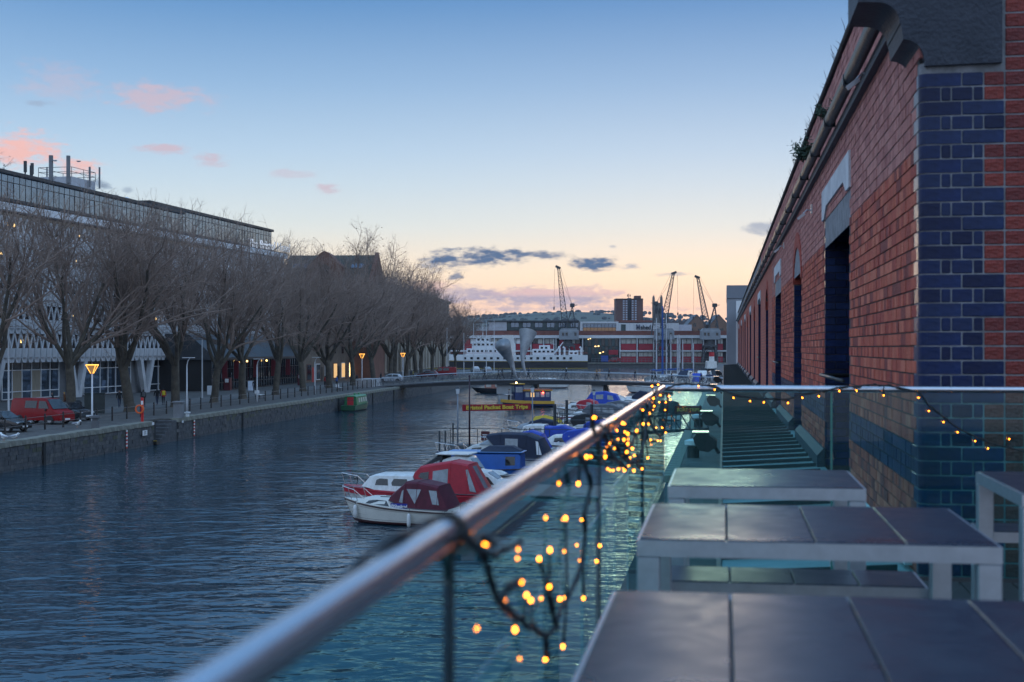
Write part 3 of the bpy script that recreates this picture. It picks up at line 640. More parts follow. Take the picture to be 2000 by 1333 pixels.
for r_i in range(5):
    for k in range(-6,75):
        y = k*1.25; z = 4.75+r_i*3.15
        if k < 53 and k > -2: inst('facade_panel', pme, ho, (0,y,z)); NPF += 1
        else:
            if k < 53: rest_.box(-.5,.2,y+.03,y+1.2,z,z+1.0)
            else:
                rest_.box(-.5,.1,y+.02,y+1.23,z,z+.8)
                for q in range(3): rest_.box(-.5,.05,y+.1+q*.41,y+.24+q*.41,z+.8,z+3.1)
rest_.build('facade_panels_far', CONC, ho, kind='stuff')
MB().bbox(-23,.35,-13,HL+.3,20.5,21.3,.05).build('parapet', mat('white parapet', (.72,.72,.74), .7, 0, .12, .4), ho)
rl = random.Random(21)
for k in range(26):
    y = rl.uniform(2,60); r_i = rl.randrange(5); MB().box(-.53,-.5,y,y+.5,4.75+r_i*3.15+1.6,4.75+r_i*3.15+1.95).build('lit_window', LIT, ho)
# V shaped columns and the ground floor windows
for y in (-7,10,27.5,45):
    vc = MB()
    for sgn in (-1,1):
        vc.loft([[(-.7,y+sgn*1.75-.35,4.7),(-.7,y+sgn*1.75+.35,4.7),(.0,y+sgn*1.75+.35,4.7),(.0,y+sgn*1.75-.35,4.7)],[(-.6,y+sgn*.28-.38,0),(-.6,y+sgn*.28+.38,0),(-.1,y+sgn*.28+.38,0),(-.1,y+sgn*.28-.38,0)]])
    vc.build('v_column', CONC, ho)
for y0, y1 in ((-4.2,7.4),(12.9,24.6),(30.3,42.2),(47.6,55)):
    n = int((y1-y0)/1.9); dw = (y1-y0)/n
    fr_ = MB(); 
    for k in range(n+1): fr_.box(-1.16,-1.0,y0+k*dw-.05,y0+k*dw+.05,0.15,4.4)
    for z in (.15,.95,3.3,4.3): fr_.box(-1.17,-.99,y0+.05,y1-.05,z,z+.09)
    fr_.build('window_frame', WPAINT, ho)
    for k in range(n):
        MB().box(-1.12,-1.09,y0+k*dw+.06,y0+(k+1)*dw-.06,.25,3.29).build('pane', rl.choice([CURT,CURT,SKYGL,SKYGL]) if y0 > 10 else CURT, ho)
        MB().box(-1.12,-1.09,y0+k*dw+.06,y0+(k+1)*dw-.06,3.4,4.29).build('pane', DGLASS, ho)
# glazed roof storeys
def roofstorey(A, B, z0, z1, dp, nm):
    A = Vector(A); B = Vector(B); d = B-A; L = d.length; an = math.atan2(d.x, d.y); tot = L; 
    e_ = ho; base = HO
    loc = Matrix.Rotation(HA,3,'Z') @ (Vector((A.x,A.y,0))-HO); rz = -an+HA
    def add(mb, name, m): o = mb.build(name, m, ho, loc, rz); return o
    add(MB().box(-dp,-.25,.1,L-.1,z0-1.6,z1-.02), 'core', MULL)
    add(MB().bbox(-dp-.5,.35,-.3,L+.3,z1,z1+.42,.05), 'roof_slab', MULL)
    n = int(L/1.25); dw = L/n; mu = MB()
    for k in range(n+1): mu.box(-.2,-.045,k*dw-.035,k*dw+.035,z0,z1)
    mu.box(-.2,-.04,.05,L-.05,z0+.0,z0+.1); mu.box(-.2,-.04,.05,L-.05,z1-.85,z1-.78); mu.box(-.2,.2,.05,L-.05,z0-.25,z0-.02)
    add(mu, 'mullions', MULL)
    for k in range(n):
        tl = rl.uniform(-.012,.012); tp = rl.uniform(-.02,.02); m_ = MB(); y0 = k*dw+.05; y1 = (k+1)*dw-.05
        m_.add([(-.08-tl,y0,z0+.1),(-.08+tl,y1,z0+.1),(-.08+tl+tp,y1,z1-.86),(-.08-tl+tp,y0,z1-.86),(-.15,y0,z0+.1),(-.15,y1,z0+.1),(-.15,y1,z1-.86),(-.15,y0,z1-.86)], [(0,1,2,3),(7,6,5,4),(0,4,5,1),(1,5,6,2),(2,6,7,3),(3,7,4,0)])
        add(m_, 'pane', SKYGL); add(MB().box(-.15,-.07,y0,y1,z1-.77,z1-.01), 'pane', SKYGL)
    for k in range(0,n,4):       # slanting struts below
        add(MB().bar((-.2,k*dw,z0-1.5),(.15,k*dw+2.2,z0-.3),.16,.5), 'strut', MULL)
roofstorey((-58.3,139.5),(-47.3,198.7),22.3,25.0,9,0)
roofstorey((-51.7,197),(-42.7,245.6),23.2,26.4,9,1)
# plant room with aerials, dishes
pr_ = empty('rooftop_plant_room', W(130,374,178), -HA, 'white rooftop plant room with phone masts on the hotel', 'plant room')
MB().box(-2.2,2.4,-3,3,-1,1.5).build('cabin', mat('white louvre', (.5,.5,.53), .7), pr_)
rl2 = MB()
for x in (-2.2,2.4):
    for y in (-3,0,3): rl2.tube([(x,y,1.5),(x,y,2.7)], .04, 5)
for z in (2.1,2.7): rl2.tube([(-2.2,-3,z),(2.4,-3,z),(2.4,3,z),(-2.2,3,z),(-2.2,-3,z)], .035, 5)
rl2.build('guard_rail', DGREY, pr_)
for x, y, h, r in ((-.4,-3.1,4.2,.28),(2.0,-3.1,4.1,.26),(2.7,1,3.2,.14),(-1.6,-2,2.9,.10),(3.0,3,3.4,.12)): MB().tube([(x,y,.6),(x,y,h)], r, 8).build('antenna', CONCD, pr_)
for x, y in ((.2,-3.2),(2.8,-2)): MB().lathe([(.02,0),(.2,.05),(.32,.16)], 10, (x,y,3.4)).build('dish', WPAINT, pr_)
ms_ = empty('rooftop_mast', W(57,372,160), -HA, 'cluster of dark phone masts left of the rooftop plant room', 'mast')
for x, y, h in ((-.5,0,3.4),(.1,.3,2.9),(.5,-.2,3.1)): MB().tube([(x,y,0),(x,y,h)], .09, 6).box(x-.16,x+.16,y-.1,y+.1,h-1.3,h).build('antenna', DGREY, ms_)
for px, py, l, m_ in ((227,388,'darker rooftop dome vent on the hotel', CONCD),(247,392,'paler rooftop dome vent on the hotel', WPAINT)):
    MB().lathe([(.7,0),(.7,.3),(.55,.75),(.2,.95),(.02,1)], 12).build('roof_vent', m_, loc=W(px,py+2,184)-Vector((0,0,.4)), smooth=40, label=l, cat='roof vent')
sg = empty('hotel_sign', W(527,481,236), 0, 'white lettered hotel sign on a dark frame at the roof corner', 'sign')
so_ = text('lettering', 'The Bristol Hotel', 2.1, mat('sign white glow', (.8,.8,.82), .4, emit=(.9,.93,1), es=.15), sg, (0,0,0), (PI/2,0,PI/2-HA-.12), .05, .0, .98); so_['kind'] = 'stuff'  # faint glow added to the letters so they stand out
sf = MB()
for z in (-.75,-.15,): sf.bar((-1.6,-8.0,z),(1.6,8.0,z),.08)
for k in range(9): 
    u = -1+k/4; sf.bar((1.6*u-.12,8*u,-1.6),(1.6*u-.12,8*u,-.1),.08)
sf.bar((-1.6-.1,-8,-1.0),(1.6-.1,8,-1.0),.06,.5)
sf.build('frame', MULL, sg)

# dark glazed restaurant
qr = qframe('restaurant_pavilion', label='low dark glass restaurant with sloping roof behind the quay trees', cat='building')
MB().box(-36,-21.2,100,143,.0,4.3).build('wall', mat('dark interior', (.02,.018,.018), .6), qr)
MB().prism([(-36,8),(-24,7.6),(-20.4,4.5),(-20.4,4.2),(-36,4.2)], lambda p,q,d: (p,d,q), 99.6, 143.3).build('roof', mat('slate roof dark', (.05,.052,.058), .5, 0, .25, .6), qr)
mu = MB(); n = 33
for k in range(n+1): mu.box(-21.19,-21.0,100+k*1.3-.04,100+k*1.3+.04,0.05,4.2)
for z in (.05,1.0,2.9,4.1): mu.box(-21.19,-21.01,100.05,142.9,z,z+.08)
mu.build('mullions', MULL, qr)
for k in range(n):
    MB().box(-21.14,-21.1,100+k*1.3+.05,101.3+k*1.3-.05,.14,2.89).build('pane', DGLASS, qr)
    MB().box(-21.14,-21.1,100+k*1.3+.05,101.3+k*1.3-.05,2.99,4.09).build('pane', DGLASS, qr)
for y in (104,109,118,127,135): MB().box(-20.9,-20.2,y,y+.06,1.5,4.0).build('banner', mat('dark red banner', (.16,.012,.02), .7), qr)
for y in (111.2,114.4,124): MB().ball((-20.7,y,3.9), .16, 8, 5).build('lantern', LIT, qr)

# brick warehouse with the gables, seen above the trees
BRK = mat('brown brick wall', (.16,.075,.055), .85, 0, .2, .6, .4, 14, c2=(.23,.11,.08)); SLATE = mat('slate roof', (.055,.05,.05), .7, 0, .25, .9, .4, 8, c2=(.09,.085,.06))
bw = empty('gabled_warehouse', (-34.5,268,0), -.06, 'red brick warehouse with gables and skylights rising behind the trees', 'building')
MB().prism([(-14,0),(-14,18.3),(-7,23.2),(0,18.3),(0,0)], lambda p,q,d: (d,p+7,q), -8.6, 8.8).build('wall', BRK, bw)
MB().prism([(-7.4,18.2),(0,23.4),(7.4,18.2),(7.4,18.5),(0,23.75),(-7.4,18.5)], lambda p,q,d: (d,p,q), -8.7, 8.0).build('roof', SLATE, bw)
MB().prism([(-7.7,17.6),(0,23.3),(7.7,17.6),(7.7,18.6),(0,24.3),(-7.7,18.6)], lambda p,q,d: (d,p,q), 8.05, 8.75).build('gable_coping', BRK, bw)
MB().prism([(-3.4,16),(-3.4,21.2),(-2.4,22.0),(-.9,23.6),(0,24.1),(.9,23.6),(2.4,22.0),(3.4,21.2),(3.4,16)], lambda p,q,d: (p-.4,d,q), -7.6, -3).build('front_gable', BRK, bw)
MB().lathe([(.95,0),(.95,.1),(.02,.1)], 16).build('round_window', DGLASS, bw).matrix_local = Matrix.Translation((-.4,-7.6,20.6)) @ Matrix.Rotation(PI/2,4,'X')
for x in (-6.6,-4.9,4.6,5.8): 
    o = MB().box(-.6,.6,0,1.6,0,.12).build('skylight', SKYGL, bw, (x,-4.0,20.95)); o.rotation_euler = (math.atan2(5.2,7.4),0,0)
# stone-fronted shops below
qs = qframe('quayside_shops', label='brown stone quayside shops with lit windows between the trunks', cat='building')
STB = mat('brown stone', (.14,.105,.08), .85, 0, .25, .7, .4, 8, c2=(.24,.19,.15))
MB().box(-40,-20.5,144,200,0,13).build('wall', STB, qs)
for k in range(9):
    y = 146+k*6; m_ = rl.choice([LIT,LITD,DGLASS,DGLASS,LITD]); f_ = MB().box(-20.49,-20.4,y,y+2.6,.3,3.1).build('window', WPAINT if k%3 else BRK, qs); MB().box(-20.39,-20.36,y+.12,y+2.48,.45,2.95).build('pane', m_, f_)
    MB().box(-20.49,-20.42,y+3.4,y+4.6,0,2.5).build('door', rl.choice([RED,MULL,BRK]), qs)
    for fz in (4.8,8.6): MB().box(-20.49,-20.44,y+.4,y+1.8,fz,fz+2).build('window', DGLASS, qs)
MB().box(-20.4,-19.9,186,186.1,4,7.2).build('hanging_sign', mat('teal sign', (.02,.22,.22), .6), qs)
# long pale stone terrace with arches
ta = math.atan(9.4/150); tr_ = empty('stone_terrace', (-29.4,300,0), -ta, 'long pale stone building with tall arches beyond the trees', 'building')
PST = mat('pale bath stone', (.30,.26,.21), .85, 0, .2, .5, .3, 6, c2=(.42,.37,.30))
MB().box(-16,-.4,0,150,0,20).build('wall', PST, tr_); MB().box(-16.5,.2,-.4,150.4,20,20.8).build('roof_edge', SLATE, tr_)
for k in range(24):
    y = 1+k*6.2
    MB().prism([(y-.9,0),(y-.9,20),(y+.9,20),(y+.9,0)], lambda p,q,d: (d,p,q), -.39, .0).build('pilaster', PST, tr_)
    for z0, h in ((0,5.5),(7.5,3.2),(13,3.2)):
        ar = [(y+1.5,z0+.3),(y+4.7,z0+.3)] + [(y+3.1+1.6*math.cos(a*PI/8), z0+h-1.2+1.2*math.sin(a*PI/8)) for a in range(9)]
        MB().prism(ar, lambda p,q,d: (d,p,q), -.42, -.33).build('arched_window', DGLASS, tr_)

# ================================================================== bare plane trees
BARK = mat('plane bark', (.05,.042,.034), .9, 0, .3, 1.5, .8, 6, c2=(.125,.105,.08)); TWG = mat('twig bark', (.27,.195,.16), .9, 0, .2, .4)
DRY = mat('dry brown leaf', (.11,.065,.035), .8, 0, .3, 2)
def tree_mesh(seed, H=22.5, spread=1.0, leaves=120, trunkH=4.3, ZM=16.4):
    rr = random.Random(seed); tr = MB(); cr = MB(); lf = MB()
    def rdir(d, ang):
        o = d.orthogonal().normalized(); o.rotate(Matrix.Rotation(rr.uniform(0,2*PI),3,d)); return (d*math.cos(ang)+o*math.sin(ang)).normalized()
    def limb(p, d, L, r0, r1, n, mb, sides, wob, up):
        pts = [p.copy()]; rs_ = [r0]
        for i in range(n):
            d = (d + Vector((rr.gauss(0,wob),rr.gauss(0,wob),rr.gauss(0,wob)+up))).normalized(); p = p + d*L/n; pts.append(p.copy()); rs_.append(r0+(r1-r0)*(i+1)/n)
        mb.tube(pts, rs_, sides, caps=False); return pts, rs_, d
    # trunk with flare
    tp, trs, td = limb(Vector((0,0,-.1)), Vector((rr.uniform(-.06,.06),rr.uniform(-.06,.06),1)).normalized(), trunkH, .46, .36, 6, tr, 10, .03, .02)
    tr.lathe([(.62,-.15),(.50,.25),(.44,.7)], 10, caps=False)
    top = tp[-1]; nl = rr.choice([6,7,7]); a0 = rr.uniform(0,6)
    for i in range(nl):
        a = a0+2*PI*i/nl+rr.uniform(-.3,.3); tilt = rr.uniform(.34,.82) if i else .10; d = Vector((math.cos(a)*math.sin(tilt), math.sin(a)*math.sin(tilt), math.cos(tilt)))
        L1 = min(rr.uniform(5.6,8.2)*H/18.5, (ZM-trunkH-.5)/max(.3,d.z)); p1, r1, d1 = limb(top-Vector((0,0,rr.uniform(0,.9))), d, L1, .23, .10, 7, tr, 7, .11, .05)
        for j in range(10):
            k = rr.randint(2,7)
            if p1[k].z > ZM-1.5: continue
            L2 = rr.uniform(3.2,5.6)*H/18.5*spread; dd = rdir((p1[k]-p1[k-1]).normalized(), rr.uniform(.35,.95)); dd.z += .14; dd.normalize(); L2 = min(L2, max(1.2, (ZM+1.0-p1[k].z)/max(.25,dd.z)))
            p2, r2, d2 = limb(p1[k], dd.normalized(), L2, r1[k]*.62, .035, 6, cr, 5, .13, .05)
            for q in range(9):
                k2 = rr.randint(1,6); L3 = rr.uniform(1.6,2.9)*spread; dd = rdir((p2[k2]-p2[k2-1]).normalized(), rr.uniform(.4,1.05))
                if p2[k2].z > ZM: continue
                dd.z += .08; dd.normalize()
                p3, r3, d3 = limb(p2[k2], dd, L3, .030, .014, 4, cr, 4, .17, .02)
                for s_ in range(7):
                    k3 = rr.randint(1,4); dd = rdir((p3[k3]-p3[k3-1]).normalized(), rr.uniform(.4,1.1)); L4 = rr.uniform(.6,1.3); dd.z += .08; dd.normalize()
                    m_ = p3[k3]+dd*L4*.55; e_ = m_+(dd+Vector((rr.gauss(0,.25),rr.gauss(0,.25),rr.gauss(0,.22)))).normalized()*L4*.5
                    cr.tube([p3[k3], m_, e_], [.012,.0085,.005], 3, caps=False)
                    if rr.random() < .65:
                        e2 = m_+rdir(dd,.7)*L4*.5; cr.tube([m_, e2], [.0075,.005], 3, caps=False)
                    if rr.random() < leaves/14000:
                        c_ = e_; a_ = Vector((rr.gauss(0,1),rr.gauss(0,1),rr.gauss(0,1))).normalized(); b_ = a_.orthogonal().normalized(); z_ = rr.uniform(.06,.13)
                        lf.add([c_-a_*z_, c_+b_*z_*.7, c_+a_*z_, c_-b_*z_*.7], [(0,1,2,3)])
    return tr.mesh('trunk', BARK, 60), cr.mesh('crown', TWG), (lf.mesh('leaves', DRY) if lf.v else None)
protos = [tree_mesh(s, 25, 1.15, lv) for s, lv in ((31,60),(47,60),(58,60),(73,60))]
leafy = tree_mesh(99, 27, 1.0, 3800, 6, 30)
GT = 'bare plane trees along the quay'
def plant(px, Y, lab, i, s=1, grp=GT, proto=None, x=None, sz=1):
    X = (px-1000)/F*Y; rq_ = random.Random(i*7+3); e_ = empty('plane_tree', (X,Y,0), i*2.4+rq_.uniform(0,1), lab, 'tree', grp); v_s = s*rq_.uniform(.93,1.07); e_.scale = (v_s,v_s*rq_.uniform(.92,1.08),s*sz*rq_.uniform(1.0,1.12)); e_.rotation_euler.x = rq_.uniform(-.035,.035); e_.rotation_euler.y = rq_.uniform(-.035,.035)
    for nm, me in zip(('trunk','crown','leaves'), proto or protos[i%4]):
        if me: inst(nm, me, e_)
ord_ = ['first','second','third','fourth','fifth','sixth','seventh','eighth','ninth','tenth','eleventh','twelfth','thirteenth','fourteenth','fifteenth','sixteenth','seventeenth']
tl_ = [(-8,111,.98),(138,119.5,1.0),(254,126,.98),(343,135,1.0),(418,146,.97),(474,157,.98),(538,171,.98),(592,186,1.0),(643,200,.97),(689,215,.98),(730,236,1),(763,252,1),(793,272,1),(823,292,1),(844,310,1),(866,330,.95),(889,344,.9)]
for i, (px, Y, s) in enumerate(tl_):
    lab = ['leftmost bare plane tree, trunk cut by the left edge behind the red van','bare plane tree whose trunk stands just right of the red van'][i] if i < 2 else '%s bare plane tree in the quay row, counted from the left edge' % ord_[i]
    plant(px, Y, lab, i, s, sz=(1 if i < 9 else .97))
for i, (px, Y, s, l) in enumerate(((-90,128,1.05,'bare tree half outside the left edge in front of the hotel'),(690,262,1.2,'tall tree with a few dry leaves rising above the gabled roof'),(585,252,1.12,'tree with a few dry leaves just right of the hotel sign'),(770,300,1.12,'tree with dry leaves standing over the dark roof edge'),(812,322,1.1,'taller tree with dark dry leaves near the end of the row'),(10,190,1.45,'tree tops with brown leaves showing above the hotel roof at the left edge'))):
    plant(px, Y, l, i+3, s, 'trees behind the quay row', leafy if i else None)
# ================================================================== QUAY FURNITURE (left bank)
BPOST = mat('black post', (.014,.014,.016), .5); WPOLE = mat('white pole', (.62,.63,.66), .4, 0, .1, 1)
ORANGE = mat('lamp glow', (1,.5,.12), .4, emit=(1,.42,.06), es=1.3)
fence = qframe('quay_fence', label='low black post and rail fence along the left quay', cat='fence')
fpm = MB().bbox(-.055,.055,-.055,.055,0,1.08,.012).ball((0,0,1.1), .06, 8, 4).mesh('post', BPOST)
fy = [k*2.95 for k in range(-4,43)]
for y in fy: inst('post', fpm, fence, (-3.9, y, 0))
for z in (.95,.48): MB().tube([(-3.9,fy[0],z),(-3.9,fy[-1],z)], .018, 5).build('rail', mat('grey rail', (.16,.16,.17), .5, .4), fence)
def lamp(px, py, h, lit, lab):
    p = WG(px,py,0); e_ = empty('street_lamp', p, 0, lab, 'street lamp', 'white lamp posts on the left quay')
    MB().tube([(0,0,0),(0,0,.9),(0,0,h-.58)], [.085,.07,.055], 8).build('pole', WPOLE, e_, smooth=True)
    if lit:
        MB().loft([[(x*.08,y*.08,h-.6) for x,y in ((-1,-1),(1,-1),(1,1),(-1,1))],[(x*.34,y*.34,h) for x,y in ((-1,-1),(1,-1),(1,1),(-1,1))]]).build('lantern', mat('lantern glass', (.45,.30,.15), .4, emit=(1,.42,.08), es=.10), e_)
        g_ = MB()
        for x,y in ((-1,-1),(1,-1),(1,1),(-1,1)): g_.tube([(x*.08,y*.08,h-.6),(x*.35,y*.35,h+.01)], .022, 5)
        for a,b_ in (((-1,-1),(1,-1)),((1,-1),(1,1)),((1,1),(-1,1)),((-1,1),(-1,-1))): g_.tube([(a[0]*.35,a[1]*.35,h+.02),(b_[0]*.35,b_[1]*.35,h+.02)], .03, 5)
        g_.build('lantern_edge', ORANGE, e_); MB().ball((0,0,h-.50), .11, 8, 5).build('lamp_bulb', mat('sodium lamp', (1,.6,.2), .4, emit=(1,.5,.12), es=5), e_)
    else:
        MB().tube([(0,0,h-.8),(.1,-.1,h-.3),(.35,-.3,h)], .05, 6).bar((-.3,-.3,h+.02),(.75,-.3,h+.02),.45,.06).build('lamp_head', WPOLE, e_)
lamp(180,836,4.55,True,'lit triangular lamp on a white post right of the red van')
lamp(365,805,4.9,False,'unlit white lamp post beside the fourth tree trunk'); lamp(502,786,4.6,False,'unlit white lamp post near the white bench')
lamp(615,770,4.6,False,'thin unlit white lamp post left of the green narrowboat'); lamp(707,758,4.9,True,'lit triangular lamp above the green narrowboat'); lamp(787,749,4.9,True,'lit triangular lamp by the left end of the bridge')
def thin_pole(px, Y, h, l): MB().tube([(0,0,0),(0,0,h*.5),(0,0,h)], [.09,.07,.05], 7).ball((0,0,h), .08, 6, 4).build('flag_pole', WPOLE, loc=((px-1000)/F*Y,Y,0), label=l, cat='pole', group='bare white poles by the bridge')
for px, Y, h, l in ((906,300,9,'leftmost white pole in front of the white ship'),(925,300,11,'second white pole in front of the white ship'),(950,302,11.5,'third white pole in front of the white ship'),(965,310,12,'rightmost white pole in front of the white ship, by the left horn'),(873,295,10,'white pole among the last tree trunks'),(17,118,12,'tall grey pole at the left edge by the red van'),(395,160,12,'tall grey pole at the corner of the dark restaurant')): thin_pole(px,Y,h,l)
# mooring bollard, lifebuoy, bins, cabinets, benches, boards
MB().lathe([(.30,0),(.30,.55),(.22,.6),(.22,.72),(.40,.78),(.40,.92),(.05,.97)], 14).build('mooring_bollard', mat('grey bollard', (.12,.12,.13), .6), loc=WG(186,838,0), smooth=35, label='grey mooring bollard at the foot of the lit lamp by the van', cat='bollard')
MB().lathe([(.16,0),(.16,.28),(.26,.33),(.26,.42),(.03,.46)], 12).build('mooring_bollard', WPAINT, loc=WG(366,815,0), smooth=35, label='small white-topped bollard on the left quay edge past the steps', cat='bollard')
lb = empty('lifebuoy_stand', WG(278,826,0), 0, 'red lifebuoy post with an orange ring by the quay steps', 'lifebuoy stand')
MB().bbox(-.10,.10,-.07,.07,0,1.95,.015).build('post', mat('bright red', (.55,.012,.015), .4), lb)
MB().loft([[(-.17+.30*math.cos(a*PI/8)*(1+.22*math.cos(b_*PI/3)), -.16+.065*math.sin(b_*PI/3), 1.05+.30*math.sin(a*PI/8)*(1+.22*math.cos(b_*PI/3))) for b_ in range(6)] for a in range(17)], caps=False).build('ring', mat('orange ring', (.8,.13,.02), .5), lb, smooth=True)
MB().box(-.08,.08,-.09,-.071,1.4,1.7).build('notice', WPAINT, lb)
bn = empty('litter_bin', WG(152,814,0), 0, 'black cylindrical litter bin right of the red van', 'bin'); MB().lathe([(.33,0),(.36,.1),(.36,1.0),(.30,1.05)], 14).build('body', BPOST, bn, smooth=35); MB().lathe([(.37,1.08),(.37,1.18),(.2,1.36),(.02,1.4)], 14).build('lid', BPOST, bn, smooth=35)
cbx = empty('utility_cabinet', WG(185,808,0), .2, 'dark green utility cabinet behind the lit lamp post', 'cabinet'); MB().bbox(-.85,.85,-.35,.35,0,1.75,.03).build('body', mat('cabinet green', (.02,.03,.03), .5), cbx); MB().bbox(-.9,.9,-.4,.4,1.755,1.82,.02).build('lid', mat('cabinet green', (0,0,0)), cbx)
for s_ in (-.43,.43): MB().box(s_-.38,s_+.38,-.372,-.352,.1,1.65).build('door', mat('cabinet door', (.028,.038,.038), .5), cbx)
def pier_post(px, py, l): 
    e_ = empty('gate_pier', WG(px,py,0), -QA, l, 'post'); MB().bbox(-.35,.35,-.35,.35,0,1.25,.03).build('shaft', CONCD, e_); MB().bbox(-.42,.42,-.42,.42,1.251,1.4,.03).build('cap', CONCD, e_)
pier_post(349,817,'dark square pier at the head of the quay steps')
def bench(px, py, l):
    e_ = empty('quay_bench', WG(px,py,0), PI/2-QA, l, 'bench', 'white benches on the left quay')
    for k in range(4): MB().box(-.9,.9,-.25+k*.14,-.14+k*.14,.43,.47).build('slat', WPAINT, e_)
    for k in range(3): MB().box(-.9,.9,.32+k*.02,.35+k*.02,.55+k*.14,.66+k*.14).build('slat', WPAINT, e_)
    for x in (-.75,.75): MB().bar((x,-.22,0),(x,-.2,.44),.06).bar((x,.3,0),(x,.38,.95),.06).bar((x,-.25,.41),(x,.32,.41),.05).build('leg', DGREY, e_)
bench(508,779,'white slatted bench beside the fifth tree trunk'); bench(664,764,'white slatted bench left of the green narrowboat'); bench(728,755,'white slatted bench by the bridge end')
def aboard(px, py, l, c_, h=1.1):
    e_ = empty('sign_board', WG(px,py,0), .3, l, 'sign'); mm = mat('board '+l, c_, .6)
    MB().loft([[(-.4,-.3,0),(.4,-.3,0),(.4,-.26,0),(-.4,-.26,0)],[(-.4,-.02,h),(.4,-.02,h),(.4,.02,h),(-.4,.02,h)]]).build('front_panel', mm, e_)
    MB().loft([[(-.4,.26,0),(.4,.26,0),(.4,.3,0),(-.4,.3,0)],[(-.4,.022,h),(.4,.022,h),(.4,.04,h),(-.4,.04,h)]]).build('back_panel', mm, e_)
aboard(411,771,'white folding sign board between the lamp posts in front of the restaurant',(.5,.52,.55)); aboard(490,763,'blue-white folding sign board by the fifth tree trunk',(.55,.6,.7),1.3)
def menu(px, py, l):
    e_ = empty('menu_stand', WG(px,py,0), -QA, l, 'sign'); MB().bbox(-.45,.45,-.45,.45,0,1.75,.02).build('box', mat('dark red stand', (.10,.01,.018), .5), e_); MB().box(-.25,.25,-.475,-.455,1.1,1.6).build('notice', WPAINT, e_)
menu(445,763,'dark red menu stand in front of the glass restaurant'); menu(588,753,'dark red menu stand at the right end of the glass restaurant')
# wall-mounted: tide gauges, white sign plates
def gauge(px, py, l):
    u = (px-1000)/F; Y = (-31-.118*83)/(u-.118); e_ = empty('tide_gauge', (u*Y+.06,Y,0), -QA, l, 'gauge board', 'red and white gauge boards')
    for k in range(10): MB().box(-.02,.03,-.1,.1,-1.66+k*.135,-1.66+k*.135+.134).build('mark', WPAINT if k%2 else mat('bright red', (0,0,0)), e_)
gauge(246,860,'red and white gauge board on the quay wall left of the steps'); gauge(378,830,'red and white gauge board on the quay wall right of the steps')
def plate(px, py, w_, h_, l):
    u = (px-1000)/F; Y = (-31-.118*83)/(u-.118); z = EYE-(py-HZ)/F*Y; e_ = empty('wall_notice', (u*Y+.07,Y,z), -QA, l, 'sign'); MB().box(-.01,.03,-w_*1.5,w_*1.5,-h_,h_).build('plate', WPAINT, e_)
    return e_
pp = plate(281,846,.30,.20,'large white notice on the quay wall left of the steps')
for k in range(3): MB().box(.031,.036,-.2,.2-.1*(k%2),.08-k*.09,.12-k*.09).build('print', DGREY, pp)
plate(297,828,.12,.10,'small white plate at the top of the quay wall left of the steps'); plate(355,824,.1,.09,'small white plate at the top of the quay wall right of the steps')
# seagulls
def gull(px, py, rz, l, s=1.15):
    e_ = empty('gull', WG(px,py,.05), rz, l, 'bird', 'gulls on the left quay'); e_.scale = (s,s,s)
    b_ = MB(); b_.loft([[(x,r*math.cos(a*PI/4)*.9,z+r*math.sin(a*PI/4)) for a in range(8)] for x,z,r in ((-.24,.20,.012),(-.15,.2,.055),(-.02,.19,.095),(.1,.22,.085),(.16,.29,.05),(.2,.34,.052),(.25,.335,.035),(.30,.32,.008))]); b_.build('body', mat('gull white', (.8,.8,.8), .7), e_, smooth=True)
    for s_ in (-1,1):
        MB().loft([[(x,s_*(.075+.01*k),z-.03),(x,s_*(.10+.01*k),z),(x,s_*(.07),z+.05)] for k,(x,z) in enumerate(((-.30,.20),(-.1,.21),(.08,.23)))]).build('wing', mat('gull grey', (.35,.36,.4), .7), e_)
        MB().tube([(.0,s_*.03,.14),(.01,s_*.03,0)], .008, 4).build('leg', mat('gull leg', (.5,.25,.15), .6), e_)
gull(8,863,2.6,'leftmost white gull standing on the quay edge',1.5); gull(27,860,.4,'grey-backed gull on the quay edge second from left',1.2); gull(32,857,1,'smaller gull just behind the second gull',.9); gull(151,836,-.6,'white gull on the quay in front of the red van',1.5)

